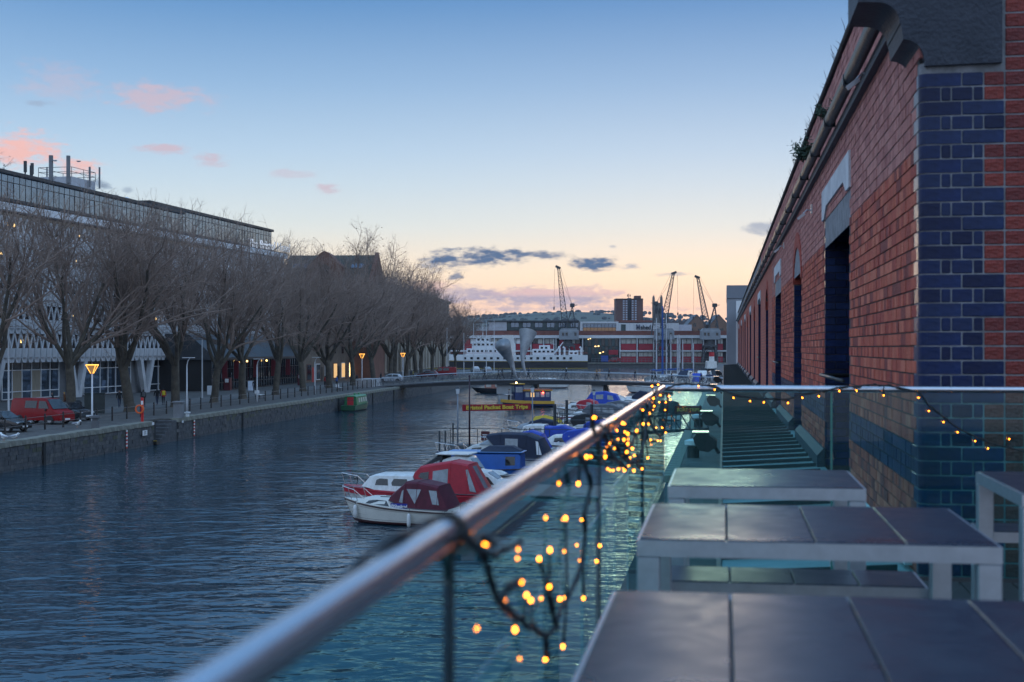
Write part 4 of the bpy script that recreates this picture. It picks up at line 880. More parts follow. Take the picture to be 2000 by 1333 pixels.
# ================================================================== vehicles
TYRE = mat('tyre rubber', (.012,.012,.013), .8); RIM = mat('wheel cover', (.4,.4,.42), .35, .6); LAMPG = mat('headlamp glass', (.6,.62,.66), .15)
def vehicle(name, lab, cat, p, yaw, body_m, st, wheels, wins, front, scr, grp=None, L=None):
    e_ = empty(name, p, yaw, lab, cat, grp)
    b_ = MB(); rings = []
    for (x, zb, zl, hb, hl, zr, hr) in st:
        rings.append([(x,-hb,zb),(x,-hb-.03,(zb+zl)/2),(x,-hl,zl),(x,-hr,zr-.06),(x,-hr+.10,zr),(x,hr-.10,zr),(x,hr,zr-.06),(x,hl,zl),(x,hb+.03,(zb+zl)/2),(x,hb,zb)])
    b_.loft(rings); b_.build('body', body_m, e_, smooth=28)
    for (wx, r) in wheels:
        for s_ in (-1,1):
            y = s_*(st[len(st)//2][3]-.08); w_ = MB()
            w_.loft([[(wx+r*k*math.cos(2*PI*a/16), y+d, r+r*k*math.sin(2*PI*a/16)) for a in range(16)] for k,d in ((.55,-.11),(.95,-.11),(1,-.07),(1,.07),(.95,.11),(.55,.11))])
            wo_ = w_.build('wheel', TYRE, e_, smooth=35)
            MB().loft([[(wx+r*.6*math.cos(2*PI*a/16), y+d, r+r*.6*math.sin(2*PI*a/16)) for a in range(16)] for d in (-.118,.118)]).build('rim', RIM, wo_)
            MB().loft([[(wx+r*1.16*math.cos(PI*a/10), y+d, r+r*1.16*math.sin(PI*a/10)-.02) for a in range(11)] for d in (-s_*.05, s_*.125)]).build('wheel_arch', BLACK, e_)
    for pts in wins:
        for s_ in (-1,1): MB().loft([[(x,s_*(y+.012),z) for x,y,z in pts],[(x,s_*(y-.03),z) for x,y,z in pts]]).build('window', DGLASS, e_)
    (x0,z0,h0),(x1,z1,h1) = scr
    MB().loft([[(x0,-h0,z0),(x0,h0,z0),(x1,h1,z1),(x1,-h1,z1)],[(x0+.03,-h0,z0+.02),(x0+.03,h0,z0+.02),(x1+.03,h1,z1+.02),(x1+.03,-h1,z1+.02)]]).build('windscreen', DGLASS, e_)
    fx, fz, fw = front
    for s_ in (-1,1):
        MB().bbox(fx-.1,fx+.035,s_*fw-.19,s_*fw+.19,fz-.09,fz+.09,.02).build('headlight', LAMPG, e_)
        MB().bbox(-.5+fx-.75,-.36+fx-.75,s_*(fw+.36)-.08,s_*(fw+.36)+.08,fz+.32,fz+.47,.03).build('mirror', BLACK, e_)
    MB().bbox(fx-.15,fx+.09,-fw-.22,fw+.22,.26,.50,.03).build('bumper', body_m if cat != 'van' else body_m, e_)
    MB().box(fx+.091,fx+.10,-.27,.27,.34,.46).build('number_plate', WPAINT, e_)
    MB().box(fx-.02,fx+.045,-fw+.22,fw-.22,fz-.09,fz+.06).build('grille', BLACK, e_)
    return e_
VANR = mat('red van paint', (.24,.004,.008), .35, 0, .1, 2, spec=.3)
vst = [(-2.42,.34,1.05,.84,.86,1.80,.72),(-2.30,.30,1.08,.90,.92,1.93,.76),(-.6,.30,1.10,.92,.93,1.96,.78),(.75,.30,1.10,.92,.93,1.95,.78),(1.02,.30,1.10,.92,.93,1.90,.76),(1.72,.30,1.10,.91,.92,1.14,.86),(2.25,.32,.85,.88,.88,1.0,.80),(2.38,.36,.75,.80,.82,.88,.74)]
vehicle('van', 'red panel van parked on the left quay', 'van', WG(76,829,0)+Vector((0,.9,0)), rad(-24), VANR, vst, ((-1.45,.33),(1.5,.33)),
 [[(-.95,.918,1.22),(.2,.918,1.22),(.2,.812,1.78),(-.95,.812,1.78)],[(.4,.92,1.2),(1.42,.925,1.2),(1.05,.83,1.74),(.4,.812,1.78)]], (2.32,.70,.60), ((1.72,1.16,.80),(1.04,1.88,.66)))
cst = [(-2.1,.35,.78,.72,.74,.95,.66),(-2.0,.25,.85,.80,.82,1.0,.70),(-1.55,.25,.9,.82,.84,1.38,.62),(-.6,.25,.9,.84,.85,1.46,.62),(.25,.25,.9,.84,.85,1.42,.62),(.95,.25,.88,.84,.84,.94,.78),(1.8,.27,.72,.80,.80,.80,.72),(2.05,.33,.6,.70,.72,.68,.62)]
cw = [[(-1.5,.82,.95),(-.45,.83,.95),(-.45,.66,1.34),(-1.3,.66,1.30)],[(-.35,.83,.95),(.75,.83,.95),(.25,.66,1.32),(-.35,.66,1.36)]]
def car(lab, p, yaw, m_, grp='cars parked on the left bank'): return vehicle('parked_car', lab, 'car', p, yaw, m_, cst, ((-1.3,.31),(1.3,.31)), cw, (1.98,.62,.52), ((.93,.95,.76),(.27,1.40,.58)), grp)
car('black car at the left edge in front of the red van', WG(8,845,0)+Vector((-.6,1.0,0)), rad(-20), mat('black car paint', (.010,.011,.014), .2, coat=.6))
car('dark grey car half hidden behind the red van', WG(118,824,0)+Vector((0,2.2,0)), rad(-28), mat('grey car paint', (.03,.034,.04), .25, coat=.6))
car('white hatchback parked near the left end of the bridge', WG(763,747,0), rad(175), mat('white car paint', (.5,.52,.56), .25, coat=.5)); car('dark red car beyond the white hatchback', WG(835,739,0), rad(175), mat('dark red car paint', (.12,.012,.016), .25, coat=.5))
car('white car parked in front of the white ship, left one', WG(928,728,0), rad(100), mat('white car paint', (0,0,0))); car('silver car parked in front of the white ship, right one', WG(951,729,0), rad(100), mat('silver car paint', (.35,.36,.38), .25, .5))
v2 = copy_tree([o for o in bpy.data.objects if o.name == 'van'][0]); v2.location = WG(868,736,0); v2.rotation_euler.z = rad(180); v2['label'] = 'small red van beyond the bridge end among the last trees'

# ================================================================== people
SKIN = mat('skin', (.42,.24,.17), .6)
def person_mesh(stride, arm, lean=.03):
    J = [(0,0,.96,.135,.10),(0,lean,1.18,.135,.10),(0,lean*1.6,1.38,.16,.11),(0,lean*2,1.50,.055,.055),(0,lean*2.6,1.60,.085,.10),(0,lean*2.6,1.72,.07,.085)]
    E_ = [(0,1),(1,2),(2,3),(3,4),(4,5)]
    def ad(*q): J.append(q); return len(J)-1
    for s_ in (-1,1):
        sh = ad(s_*.19,lean*1.6,1.42,.065,.065); eb = ad(s_*.25,lean-s_*arm*.5,1.15,.048,.048); wr = ad(s_*.24,lean-s_*arm*.9+.08,.93,.034,.034); hd = ad(s_*.23,lean-s_*arm*1.0+.12,.84,.03,.042)
        E_ += [(2,sh),(sh,eb),(eb,wr),(wr,hd)]
        hp = ad(s_*.10,0,.88,.095,.095); kn = ad(s_*.10,s_*stride*.45+.05,.50,.062,.062); an = ad(s_*.10,s_*stride*.9-.02*(s_<0),.10+(.06 if s_ < 0 and stride > .1 else 0),.042,.042); to = ad(s_*.11,s_*stride*.9+.16,.04+(.02 if s_ < 0 else 0),.035,.03)
        E_ += [(0,hp),(hp,kn),(kn,an),(an,to)]
    me = bpy.data.meshes.new('p'); me.from_pydata([j[:3] for j in J], E_, []); o = bpy.data.objects.new('p', me); col.objects.link(o)
    m_ = o.modifiers.new('s','SKIN'); 
    for v, j in zip(me.skin_vertices[0].data, J): v.radius = (j[3], j[4])
    me.skin_vertices[0].data[0].use_root = True
    o.modifiers.new('u','SUBSURF').levels = 1
    bpy.context.view_layer.update()
    r = bpy.data.meshes.new_from_object(o.evaluated_get(bpy.context.evaluated_depsgraph_get())); bpy.data.objects.remove(o)
    r.materials.clear()
    for p in r.polygons:
        c_ = p.center; p.use_smooth = True
        if c_.z > 1.52: p.material_index = 3 if (c_.z > 1.66 or c_.y < lean*2.6-.01) else 0
        elif abs(c_.x) > .17 and c_.z < .92: p.material_index = 0
        elif c_.z > .90: p.material_index = 1
        elif c_.z > .10: p.material_index = 2
        else: p.material_index = 4
    return r
poses = [person_mesh(.34,.22), person_mesh(-.30,-.2), person_mesh(.18,.12), person_mesh(.03,.03,.0)]
HAIR = mat('dark hair', (.02,.014,.01), .7); SHOE = mat('dark shoe', (.015,.015,.016), .6)
def cloth(c_): return mat('cloth %s' % (c_,), c_, .85, 0, .2, 6)
def person(p, yaw, pose, top, leg, lab, grp, hair=None, h=1.0, bag=None):
    me = poses[pose].copy()
    for m_ in (SKIN, cloth(top), cloth(leg), hair or HAIR, SHOE): me.materials.append(m_)
    e_ = inst('person', me, None, p, yaw, lab, 'person', grp); e_.scale = (h,h,h)
    if bag: MB().bbox(-.16,.16,-.30,-.10,1.02,1.46,.04).build('backpack', cloth(bag), e_)
    return e_
GQ = 'people walking on the left quay'; NAVY = (.02,.022,.03); JEAN = (.03,.045,.085); BLK = (.015,.015,.018)
person(WG(104,803,0), 1.9, 2, BLK, BLK, 'person in black seen over the red van roof', GQ)
person(WG(127,802,0), 2.2, 2, (.14,.055,.02), BLK, 'person in brown coat and yellow hat beside the second tree trunk', GQ, hair=mat('yellow hat', (.5,.28,.03), .8))
person(WG(233,797,0), -2.7, 0, BLK, JEAN, 'person in black jacket and blue jeans walking left of the third tree', GQ)
person(WG(280,795,0), .4, 1, BLK, BLK, 'person in black with a grey bag striding behind the red lifebuoy post', GQ, bag=(.12,.12,.13))
person(WG(307,792,0), .5, 0, BLK, JEAN, 'person in black walking beside the person with yellow backpack', GQ)
person(WG(319,792,0), .4, 2, (.45,.02,.03), NAVY, 'person in red jacket with a yellow backpack', GQ, bag=(.6,.5,.03))
person(WG(497,768,0), .4, 3, BLK, BLK, 'person in black standing by the unlit lamp post near the restaurant', GQ)
for px, py, t_, l in ((635,757,(.3,.02,.02),'person in red by the quayside shops'),(658,757,(.03,.1,.3),'person in blue by the quayside shops'),(697,752,BLK,'person in black at the shops right of the lit lamp'),(744,748,BLK,'dark figure left of the white hatchback'),(803,741,NAVY,'dark figure under the trees by the arches'),(807,741,(.2,.16,.05),'figure in ochre under the trees by the arches')): person(WG(px,py,0), 1.2, 3, t_, BLK, l, GQ)
# ================================================================== FOOTBRIDGE with horns
BS = mat('bridge steel', (.16,.165,.18), .5, .4, .2, 1); BD = mat('bridge underside', (.03,.03,.034), .6); HORN = mat('horn metal', (.34,.35,.37), .45, .25, .2, 1.2)
BO = Vector((2.0,204,0)); br_ = empty('footbridge', BO, -RA, 'steel footbridge crossing the harbour with mesh railings', 'bridge')
def bz(x): return 1.18 - .0021*(x-1)**2 if x < 1 else 1.18 - .0011*(x-1)**2
xs = [-22.5+k*1.5 for k in range(38)]
MB().loft([[(x,-2.1,bz(x)-.16),(x,-2.1,bz(x)),(x,2.1,bz(x)),(x,2.1,bz(x)-.16)] for x in xs]).build('deck', BS, br_)
for s_ in (-1,1): MB().loft([[(x,s_*1.9-.12,bz(x)-.62-.10*math.cos(x*.13)),(x,s_*1.9-.12,bz(x)-.165),(x,s_*1.9+.12,bz(x)-.165),(x,s_*1.9+.12,bz(x)-.62-.10*math.cos(x*.13))] for x in xs]).build('side_beam', BD, br_)
rr = random.Random(8)
for s_ in (-1,1):
    MB().tube([(x,s_*2.05,bz(x)+1.12) for x in xs], .045, 6).build('handrail', mat('bridge handrail', (.5,.52,.56), .3, .8), br_)
    for x in xs: MB().bar((x,s_*2.05,bz(x)),(x,s_*2.15,bz(x)+1.1),.05,.03).build('post', BS, br_)
    mm = MB()
    for k in range(620):
        x = rr.uniform(-22,32); x2 = x+rr.uniform(-.8,.8); z0 = rr.uniform(.03,.5); z1 = rr.uniform(.5,1.1)
        if -22.5 < x2 < 33: mm.tube([(x,s_*2.07,bz(x)+z0),(x2,s_*2.12,bz(x2)+z1)], .018, 3, caps=False)
    for k in range(140):
        x = rr.uniform(-20,30); z = rr.uniform(.2,1.0); mm.box(x-.05,x+.05,s_*2.1-.03,s_*2.1+.03,bz(x)+z-.06,bz(x)+z+.06, rr.choice([0,1,1]))
    mm.build('railing_mesh', [BS, mat('padlocks', (.35,.33,.30), .4, .5)], br_, kind='stuff')
PC = mat('bridge pier concrete', (.40,.40,.41), .85, 0, .2, .5, .3, 6)
MB().bbox(-4.1,1.3,-1.5,1.5,-1.0,.55,.05).build('pier', PC, br_); MB().bbox(-3.9,.6,-1.3,1.3,-4,-1.0,.05).build('pier', PC, br_); MB().bar((1.75,0,-4),(1.65,0,.55),.5,2).build('steel_leg', BD, br_)
MB().bbox(9.9,11.6,-1.5,1.5,-4,.55,.05).build('pier', PC, br_); MB().bar((12.9,0,-4),(11.8,0,.55),.5,2).build('steel_leg', BD, br_)
def horn(pts, rs_, mouth, name):
    P_ = smooth_path([Vector(p) for p in pts], 4); R_ = [a.x for a in smooth_path([Vector((r,0,0)) for r in rs_], 4)]
    h = MB(); h.tube(P_, R_, 20, caps=False)
    md = (P_[-1]-P_[-2]).normalized(); k = len(P_)-1
    h.tube([P_[-1]+md*.03, P_[-1], P_[-2], P_[-3]], [R_[-1]*1.0, R_[-1]*.95, R_[-2]*.80, R_[-3]*.35], 20)
    return h.build('horn', HORN, br_, smooth=True, label=name)
def bl(px, py, dy=0):
    Y = 204+dy; X = (px-1000)/F*Y; v = Vector((X,Y,0))-BO; return (v.x*ca - v.y*sa, v.x*sa + v.y*ca, EYE-(py-HZ)/F*Y)
horn([bl(1016,743),bl(1009,738),bl(1003,724),bl(998,706),bl(990,691,-.5),bl(982,674,-2.0)], [.16,.2,.30,.46,.80,1.18], None, 'horn-shaped counterweight leaning left with its bell facing the water')
horn([bl(1029,735),bl(1025,726),bl(1021,706),bl(1022,690,.3),bl(1027,668,.8),bl(1031,649,1.4)], [.16,.19,.27,.46,.88,1.36], None, 'upright horn-shaped counterweight with its bell pointing up')
MB().bbox(-25,-22.6,-3,3,-.5,1.2,.05).build('abutment', PC, br_)
GB = 'people crossing the footbridge'
def onbridge(px, yaw, pose, top, leg, lab, hair=None, dy=-.8):
    x = bl(px,740,dy)[0]; person(BO+Vector((x*ca+dy*sa, -x*sa+dy*ca, bz(x))), yaw, pose, top, leg, lab, GB, hair, 1.02)
onbridge(945,PI/2,0,BLK,NAVY,'leftmost dark walker on the footbridge'); onbridge(972,-PI/2,1,(.10,.09,.10),NAVY,'walker in grey left of the leaning horn'); onbridge(980,PI/2,0,BLK,BLK,'walker in black just left of the leaning horn')
onbridge(1000,PI/2,2,BLK,BLK,'walker seen through the foot of the leaning horn'); onbridge(1032,-PI/2,1,(.05,.06,.09),NAVY,'walker just right of the upright horn'); onbridge(1107,-PI/2,0,BLK,NAVY,'tall walker in a white cap between the two bridge piers',mat('white cap', (.7,.7,.7), .8))
onbridge(1168,PI/2,1,(.3,.16,.06),NAVY,'walker in tan above the right bridge pier'); onbridge(1191,-PI/2,0,NAVY,BLK,'walker in navy right of the right bridge pier'); onbridge(1242,-PI/2,1,BLK,JEAN,'striding walker in black and jeans left of the boat masts')
onbridge(1276,PI/2,2,(.04,.05,.09),BLK,'left one of a pair of walkers under the masts'); onbridge(1282,PI/2,0,BLK,BLK,'right one of a pair of walkers under the masts'); onbridge(1313,-PI/2,2,BLK,BLK,'walker on the footbridge right of the masts'); onbridge(1371,PI/2,1,NAVY,BLK,'rightmost walker on the footbridge')

# ================================================================== FAR SHORE: museum shed, cranes, tower block, church, ship
def X_(px, Y): return (px-1000)/F*Y
def Z_(py, Y): return EYE-(py-HZ)/F*Y
def rect(name, px0, py0, px1, py1, Y, d, m_, parent, o=None):     # a slab of depth d whose face stands at Y
    ox, oy, oz = parent_loc.get(parent.name, (0,0,0)) if parent else (0,0,0)
    return MB().box(X_(px0,Y)-ox, X_(px1,Y)-ox, Y-oy, Y+d-oy, Z_(py1,Y)-oz, Z_(py0,Y)-oz).build(name, m_, parent)
parent_loc = {}
def far(name, px, Y, lab, cat, grp=None):
    e_ = empty(name, (X_(px,Y),Y,0), 0, lab, cat, grp); parent_loc[e_.name] = (X_(px,Y),Y,0); return e_
MW = mat('white museum cladding', (.62,.62,.64), .6, 0, .08, .2); MR = mat('museum red door', (.34,.018,.035), .6, 0, .15, .4); CREAM = mat('cream glazing', (.46,.44,.40), .6, 0, .25, 1.5)
GRG = mat('green tinted glass', (.03,.06,.07), .08, .3, .4, .3); BRB = mat('red brown brick band', (.17,.06,.045), .85, 0, .2, .3)
ms = far('museum_shed', 1180, 552, 'long museum shed with red doors and white upper storey across the water', 'building')
Y0 = 552
rect('wall', 880, 650, 1445, 709, Y0+1.2, 25, mat('dark shed wall', (.06,.05,.055), .8), ms)  # back wall in one dark colour
rect('brick_band', 880, 646.5, 1445, 655, Y0, 8, BRB, ms); rect('fascia', 878, 655.2, 1447, 661, Y0-1.2, 3, MW, ms); rect('balcony_edge', 880, 684.5, 1140.5, 687.2, Y0-1.0, 2, MW, ms); rect('balcony_edge', 1210, 684.5, 1445, 687.2, Y0-1.0, 2, MW, ms)
rect('upper_glazing', 990, 629, 1130, 646, Y0+4, 8, MULL, ms)
for k in range(18): rect('pane', 990.6+k*7.75, 631, 990.6+k*7.75+6.9, 639.5, Y0+3.8, .2, SKYGL if k%3 else GRG, ms); rect('pane', 990.6+k*7.75, 640, 990.6+k*7.75+6.9, 645.5, Y0+3.8, .2, GRG, ms)
rect('roof_slab', 954, 626.5, 1131.5, 628.8, Y0+3, 10, DGREY, ms); rect('plant_wall', 955, 629, 989.5, 646, Y0+3.6, 8, mat('pale grey louvre', (.42,.43,.47), .6, 0, .1, .3), ms)
rect('white_box', 1133, 628.5, 1208, 649.5, Y0+1.6, 12, MW, ms); rect('glazing_frame', 1138.5, 632, 1203, 648.2, Y0+1.3, .2, MULL, ms)
for k in range(9): rect('pane', 1139.2+k*7.1, 632.8, 1139.2+k*7.1+6.4, 640, Y0+1.1, .15, SKYGL, ms); rect('pane', 1139.2+k*7.1, 640.4, 1139.2+k*7.1+6.4, 647.6, Y0+1.1, .15, mat('amber lit glass', (.10,.07,.045), .15, emit=(1,.6,.3), es=.05), ms)
rect('roof_slab', 1205, 626, 1276, 630, Y0+5, 10, BRB, ms)
rect('white_box', 1208.2, 631.5, 1326, 651, Y0+1.8, 12, MW, ms); rect('window', 1213, 634, 1222, 649, Y0+1.5, .2, GRG, ms); rect('annex', 1326.3, 634.5, 1351, 650, Y0+2.5, 10, mat('pale lilac cladding', (.52,.53,.60), .6), ms)
for k in range(1,13): rect('cladding_joint', 1222+k*8, 631.6, 1222.4+k*8, 651, Y0+1.72, .07, mat('cladding joint', (.4,.4,.43), .7), ms)
o = text('lettering', 'shed', 2.5, BLACK, ms, (X_(1262,Y0)-X_(1180,552), 1.55, Z_(640,Y0)), (PI/2,0,0), .1, .06, .88); o['kind'] = 'stuff'
o = text('letter', 'M', 2.7, mat('patterned M', (.10,.11,.16), .6, 0, .8, 3), ms, (X_(1247,Y0)-X_(1180,552), 1.55, Z_(639.5,Y0)), (PI/2,0,0), .1, .10, .8)
# glazed hall
rect('hall_frame', 1141, 661.3, 1209, 707.5, Y0-.2, .6, MULL, ms)
for i in range(10):
    for j in range(3): rect('pane', 1142+i*6.6, 662+j*15.2, 1142+i*6.6+6.0, 662+j*15.2+14.4, Y0-.45, .2, [GRG,DGLASS][(i+j)%2], ms)
for px, py, r in ((1149,663,1.2),(1153,661.8,1.1),(1163,677,1.6),(1169,676.5,1.6),(1172,690,1.8),(1178,688,1.2)): rect('hall_lamp', px-r, py-r*.6, px+r, py+r*.6, Y0-.7, .2, LIT, ms)
rect('hall_display', 1174, 695, 1188, 706.5, Y0-.8, .3, mat('blue display', (.02,.07,.35), .5), ms); rect('hall_display', 1189, 684, 1207, 693, Y0-.8, .3, MR, ms)
# door bays
bays = [(907,930),(933,957),(960,984),(1008,1034),(1040,1060),(1064,1082),(1092,1110),(1114,1133),(1213,1242.5),(1247,1275),(1280,1300),(1306,1326),(1331,1350),(1354,1372),(1402,1412),(1424,1440)]
for a, b_ in bays:
    for t_, bt in ((662,684),(688,708)):
        m2 = (t_+bt)/2-1; rect('door', a, m2, b_, bt, Y0-.1, .6, MR, ms)
        n = max(2, int((b_-a)/9)); dw = (b_-a)/n
        for k in range(n): rect('window', a+k*dw+.5, t_+.6, a+(k+1)*dw-.5, m2-.4, Y0-.1, .5, CREAM if (a > 1200 or rl.random() < .5) else rl.choice([MR,DGLASS,WPAINT]), ms)
for px in (906,931.5,958.5,986,1006,1037,1062,1086,1112,1138,1211,1244.5,1277,1303,1328.5,1352,1374,1398,1420): rect('pier', px-1, 661.2, px+1, 709, Y0-.8, 1, MW, ms)
# things on the quay in front
for px, l, m_ in ((1200,'pink-red van by the museum quay railings',mat('pinkish red', (.4,.05,.07), .5)),):
    v3 = copy_tree([o for o in bpy.data.objects if o.name == 'van'][0]); v3.location = (X_(px,545),545,0); v3.rotation_euler.z = PI; v3['label'] = 'small red van parked on the quay in front of the museum'
rf = far('quay_railing', 1300, 536, 'thin grey railing along the museum quay edge', 'railing')
for k in range(40): rect('post', 1155+k*7, 700.5, 1155.5+k*7, 709, 536.2, .1, BS, rf)
for py in (700.5,704): rect('rail', 1155, py, 1428, py+.45, 536.2, .08, BS, rf)
# cranes
CG = mat('crane steel', (.06,.062,.068), .6, .2, .3, .5); CGH = mat('crane cab grey', (.23,.245,.27), .6, 0, .2, .4)
def crane(pxb, tipx, tipy, rootx, rooty, facing, lab):
    Y = 545; e_ = empty('dock_crane', (X_(pxb,Y),Y,0), 0, lab, 'crane', 'lattice dock cranes on the museum quay'); s = facing
    leg = MB()
    for sx in (-1,1):
        for sy in (-1,1): leg.bar((sx*2.9,sy*2.6,0),(sx*2.3,sy*2.0,6.6),.5)
    for sy in (-1,1): leg.bar((-2.8,sy*2.4,2.6),(2.8,sy*2.4,2.6),.35); leg.bar((-2.7,sy*2.3,3.0),(0,sy*2.1,6.4),.28); leg.bar((2.7,sy*2.3,3.0),(0,sy*2.1,6.4),.28); leg.bar((-2.5,sy*2.1,6.6),(2.5,sy*2.1,6.6),.6)
    for sx in (-1,1): leg.bar((sx*2.5,-2.1,6.6),(sx*2.5,2.1,6.6),.6); leg.bar((sx*2.8,-2.4,2.6),(sx*2.8,2.4,2.6),.3)
    leg.build('portal', CG, e_)
    MB().lathe([(2.2,6.9),(2.2,7.6),(1.6,7.7),(1.6,9.0)], 16).build('slew_ring', CG, e_, smooth=35)
    MB().bbox(-3.6,4.0,-2.2,2.2,9.0,12.6,.12).prism([(-3.6,12.6),(4.0,12.6),(3.2,13.5),(-2.6,13.5)], lambda p,q,d: (p,d,q), -2.0, 2.0).build('cab', CGH, e_)
    for x in (-2.6,-1.2,2.2): MB().box(x,x+.9,-2.24,-2.19,10.6,11.8).build('window', DGLASS, e_)
    base = Vector((X_(rootx,Y)-X_(pxb,Y), 0, Z_(rooty,Y))); tip = Vector((X_(tipx,Y)-X_(pxb,Y), 0, Z_(tipy,Y)))
    d = (tip-base); L = d.length; d.normalize(); nrm = Vector((d.z,0,-d.x)); yv = Vector((0,1,0)); j = MB(); n = 16
    def cr_(t_, a, b_): wd = 1.35*(1-t_)+.42*t_; wd = wd*(.55+.45*min(1,t_*5)); return base+d*L*t_+nrm*a*wd+yv*b_*wd
    for a in (-1,1):
        for b_ in (-1,1): j.tube([cr_(k/n,a,b_) for k in range(n+1)], .14, 4)
    for k in range(n):
        t0, t1 = k/n, (k+1)/n
        for q in ((-1,-1,1,-1),(1,-1,-1,-1),(-1,1,1,1),(-1,-1,-1,1),(1,-1,1,1)): j.tube([cr_(t0,q[0],q[1]), cr_(t1,q[2],q[3])], .07, 3)
        for b_ in (-1,1): j.tube([cr_(t1,-1,b_),cr_(t1,1,b_)], .06, 3)
    j.build('jib', CG, e_)
    hd = MB(); hd.bar(tip-d*.2+nrm*-.7*s,tip+d*.9+nrm*1.1*s,.8,.9); hd.lathe([(.7,-.2),(.7,.2)], 12, (tip.x,tip.y,tip.z)); hd.build('jib_head', CG, e_)
    # A frame with counterweight behind the jib root
    top = base+Vector((-s*2.4,0,11.0)); af = MB()
    for sy in (-1,1): af.bar(base+Vector((s*.9,sy*1.1,-1)),top+Vector((0,sy*.6,0)),.3); af.bar(base+Vector((-s*4.2,sy*1.2,-1.4)),top+Vector((0,sy*.6,0)),.3)
    for k in range(1,6): 
        f_ = k/6; p0 = base+Vector((s*.9,0,-1)); p1 = base+Vector((-s*4.2,0,-1.4)); af.bar(p0+(top-p0)*f_+Vector((0,-1,0)), p1+(top-p1)*f_+Vector((0,-1,0)), .16); af.bar(p0+(top-p0)*f_+Vector((0,-1,0)), p1+(top-p1)*min(1,(f_+.16))+Vector((0,-1,0)), .12)
    af.build('a_frame', CG, e_); MB().bbox(top.x-.9,top.x+.9,-1,1,top.z-.6,top.z+.9,.2).build('counterweight', CG, e_); MB().bar(top,(top.x-s*2,0,top.z+.3),.3,.2).build('platform', CG, e_)
    cl = MB(); cl.tube([tip+nrm*.8*s, top], .05, 3); cl.tube([tip+nrm*-.8*s, top], .05, 3); hk = tip+Vector((s*1.6,0,-.5)); hk2 = hk+Vector((s*.2,0,-15)); cl.tube([hk,hk2], .05, 3); cl.build('cable', CG, e_); MB().lathe([(.12,-1),(.28,-.7),(.28,0),(.06,.4)], 8, hk2).build('hook', CG, e_)
crane(1110, 1091,524, 1106,652, -1, 'left lattice crane above the stern of the white ship')
crane(1296, 1315,535, 1293,648, 1, 'middle lattice crane behind the boat masts'); crane(1386, 1363,543, 1384,652, -1, 'right lattice crane beside the grey pavilion')
# tower block
tb = far('tower_block', 1229, 800, 'brown brick tower block with two columns of windows beyond the museum', 'building')
TBK = mat('tower brown brick', (.13,.07,.062), .85, 0, .15, .2)
rect('wall', 1203, 584.5, 1226, 645, 800, 14, TBK, tb); rect('wall', 1233, 584.5, 1256, 645, 800, 14, TBK, tb); rect('stair_core', 1226.1, 582.5, 1232.9, 645, 802, 14, mat('stair dark glass', (.04,.04,.05), .5), tb); rect('roof_edge', 1202.5, 583.5, 1225.8, 585, 799.5, 15, DGREY, tb); rect('roof_edge', 1233.2, 583.5, 1256.5, 585, 799.5, 15, DGREY, tb)
rect('lift_house', 1240, 578, 1252, 583.4, 803, 8, TBK, tb)
for c0 in (1216.5,1222,1234,1240): 
    for r_i in range(11): rect('window', c0, 587+r_i*4.5, c0+3.4, 589.6+r_i*4.5, 799.8, .3, mat('pale tower glazing', (.38,.42,.50), .15), tb)
am = far('aerial_mast', 1228, 806, 'aerial mast on top of the brown tower block', 'aerial'); rect('pole', 1227.4, 574, 1228.6, 583, 806, .4, DGREY, am)
for px in (1225,1230): rect('antenna', px, 575.5, px+1.6, 580, 806.4, .4, DGREY, am)
# church tower
ct = far('church_tower', 1285, 690, 'grey church tower with four pinnacles left of the middle crane', 'church tower')
CS = mat('church stone', (.14,.13,.125), .9, 0, .2, .4)
MB().box(-2.05,2.05,0,4.6,0,Z_(592,690)).build('shaft', CS, ct)
for x in (-1.95,1.95):
    for y in (.1,4.5): MB().loft([[(x+a*.42,y+b_*.42,z_ ) for a,b_ in ((-1,-1),(1,-1),(1,1),(-1,1))] for z_ in (Z_(640,690),Z_(586,690))]).loft([[(x+a*k,y+b_*k,z_) for a,b_ in ((-1,-1),(1,-1),(1,1),(-1,1))] for k,z_ in ((.42,Z_(586,690)),(.30,Z_(581,690)),(.03,Z_(576,690)))]).build('pinnacle', CS, ct)
for x in (-.85,.85): MB().prism([(x-.4,Z_(613,690)),(x-.4,Z_(605,690)),(x,Z_(601,690)),(x+.4,Z_(605,690)),(x+.4,Z_(613,690))], lambda p,q,d: (p,d,q), -.06, .1).build('belfry_opening', MULL, ct)
MB().box(-2.2,2.2,-.15,4.75,Z_(597,690),Z_(596,690)).build('string_course', CS, ct)
# gabled houses by the right crane
for k, (px, l) in enumerate(((1361,'left gabled brown brick house behind the right crane'),(1404,'right gabled brown brick house behind the right crane'))):
    gh = far('gabled_house', px, 620, l, 'house', 'gabled houses behind the museum'); z0, z1, zp = 0, Z_(634,620), Z_(616,620)
    MB().prism([(-3.9,0),(-3.9,z1),(0,zp),(3.9,z1),(3.9,0)], lambda p,q,d: (p,d,q), 0, 16).build('wall', mat('tan brick', (.20,.12,.085), .85, 0, .15, .3), gh)
    for s_ in (-1,1): MB().bar((s_*4.2,8,z1-.2),(0,8,zp+.25),16.4,.3).build('roof', mat('house roof', (.10,.11,.13), .6), gh)
    for x, zz in ((-1,zp-4.2),(-2.4,z1-2.5),(1.2,z1-2.5)): MB().box(x-.7,x+.7,-.08,.1,zz-1,zz+.7).build('window', DGLASS, gh)
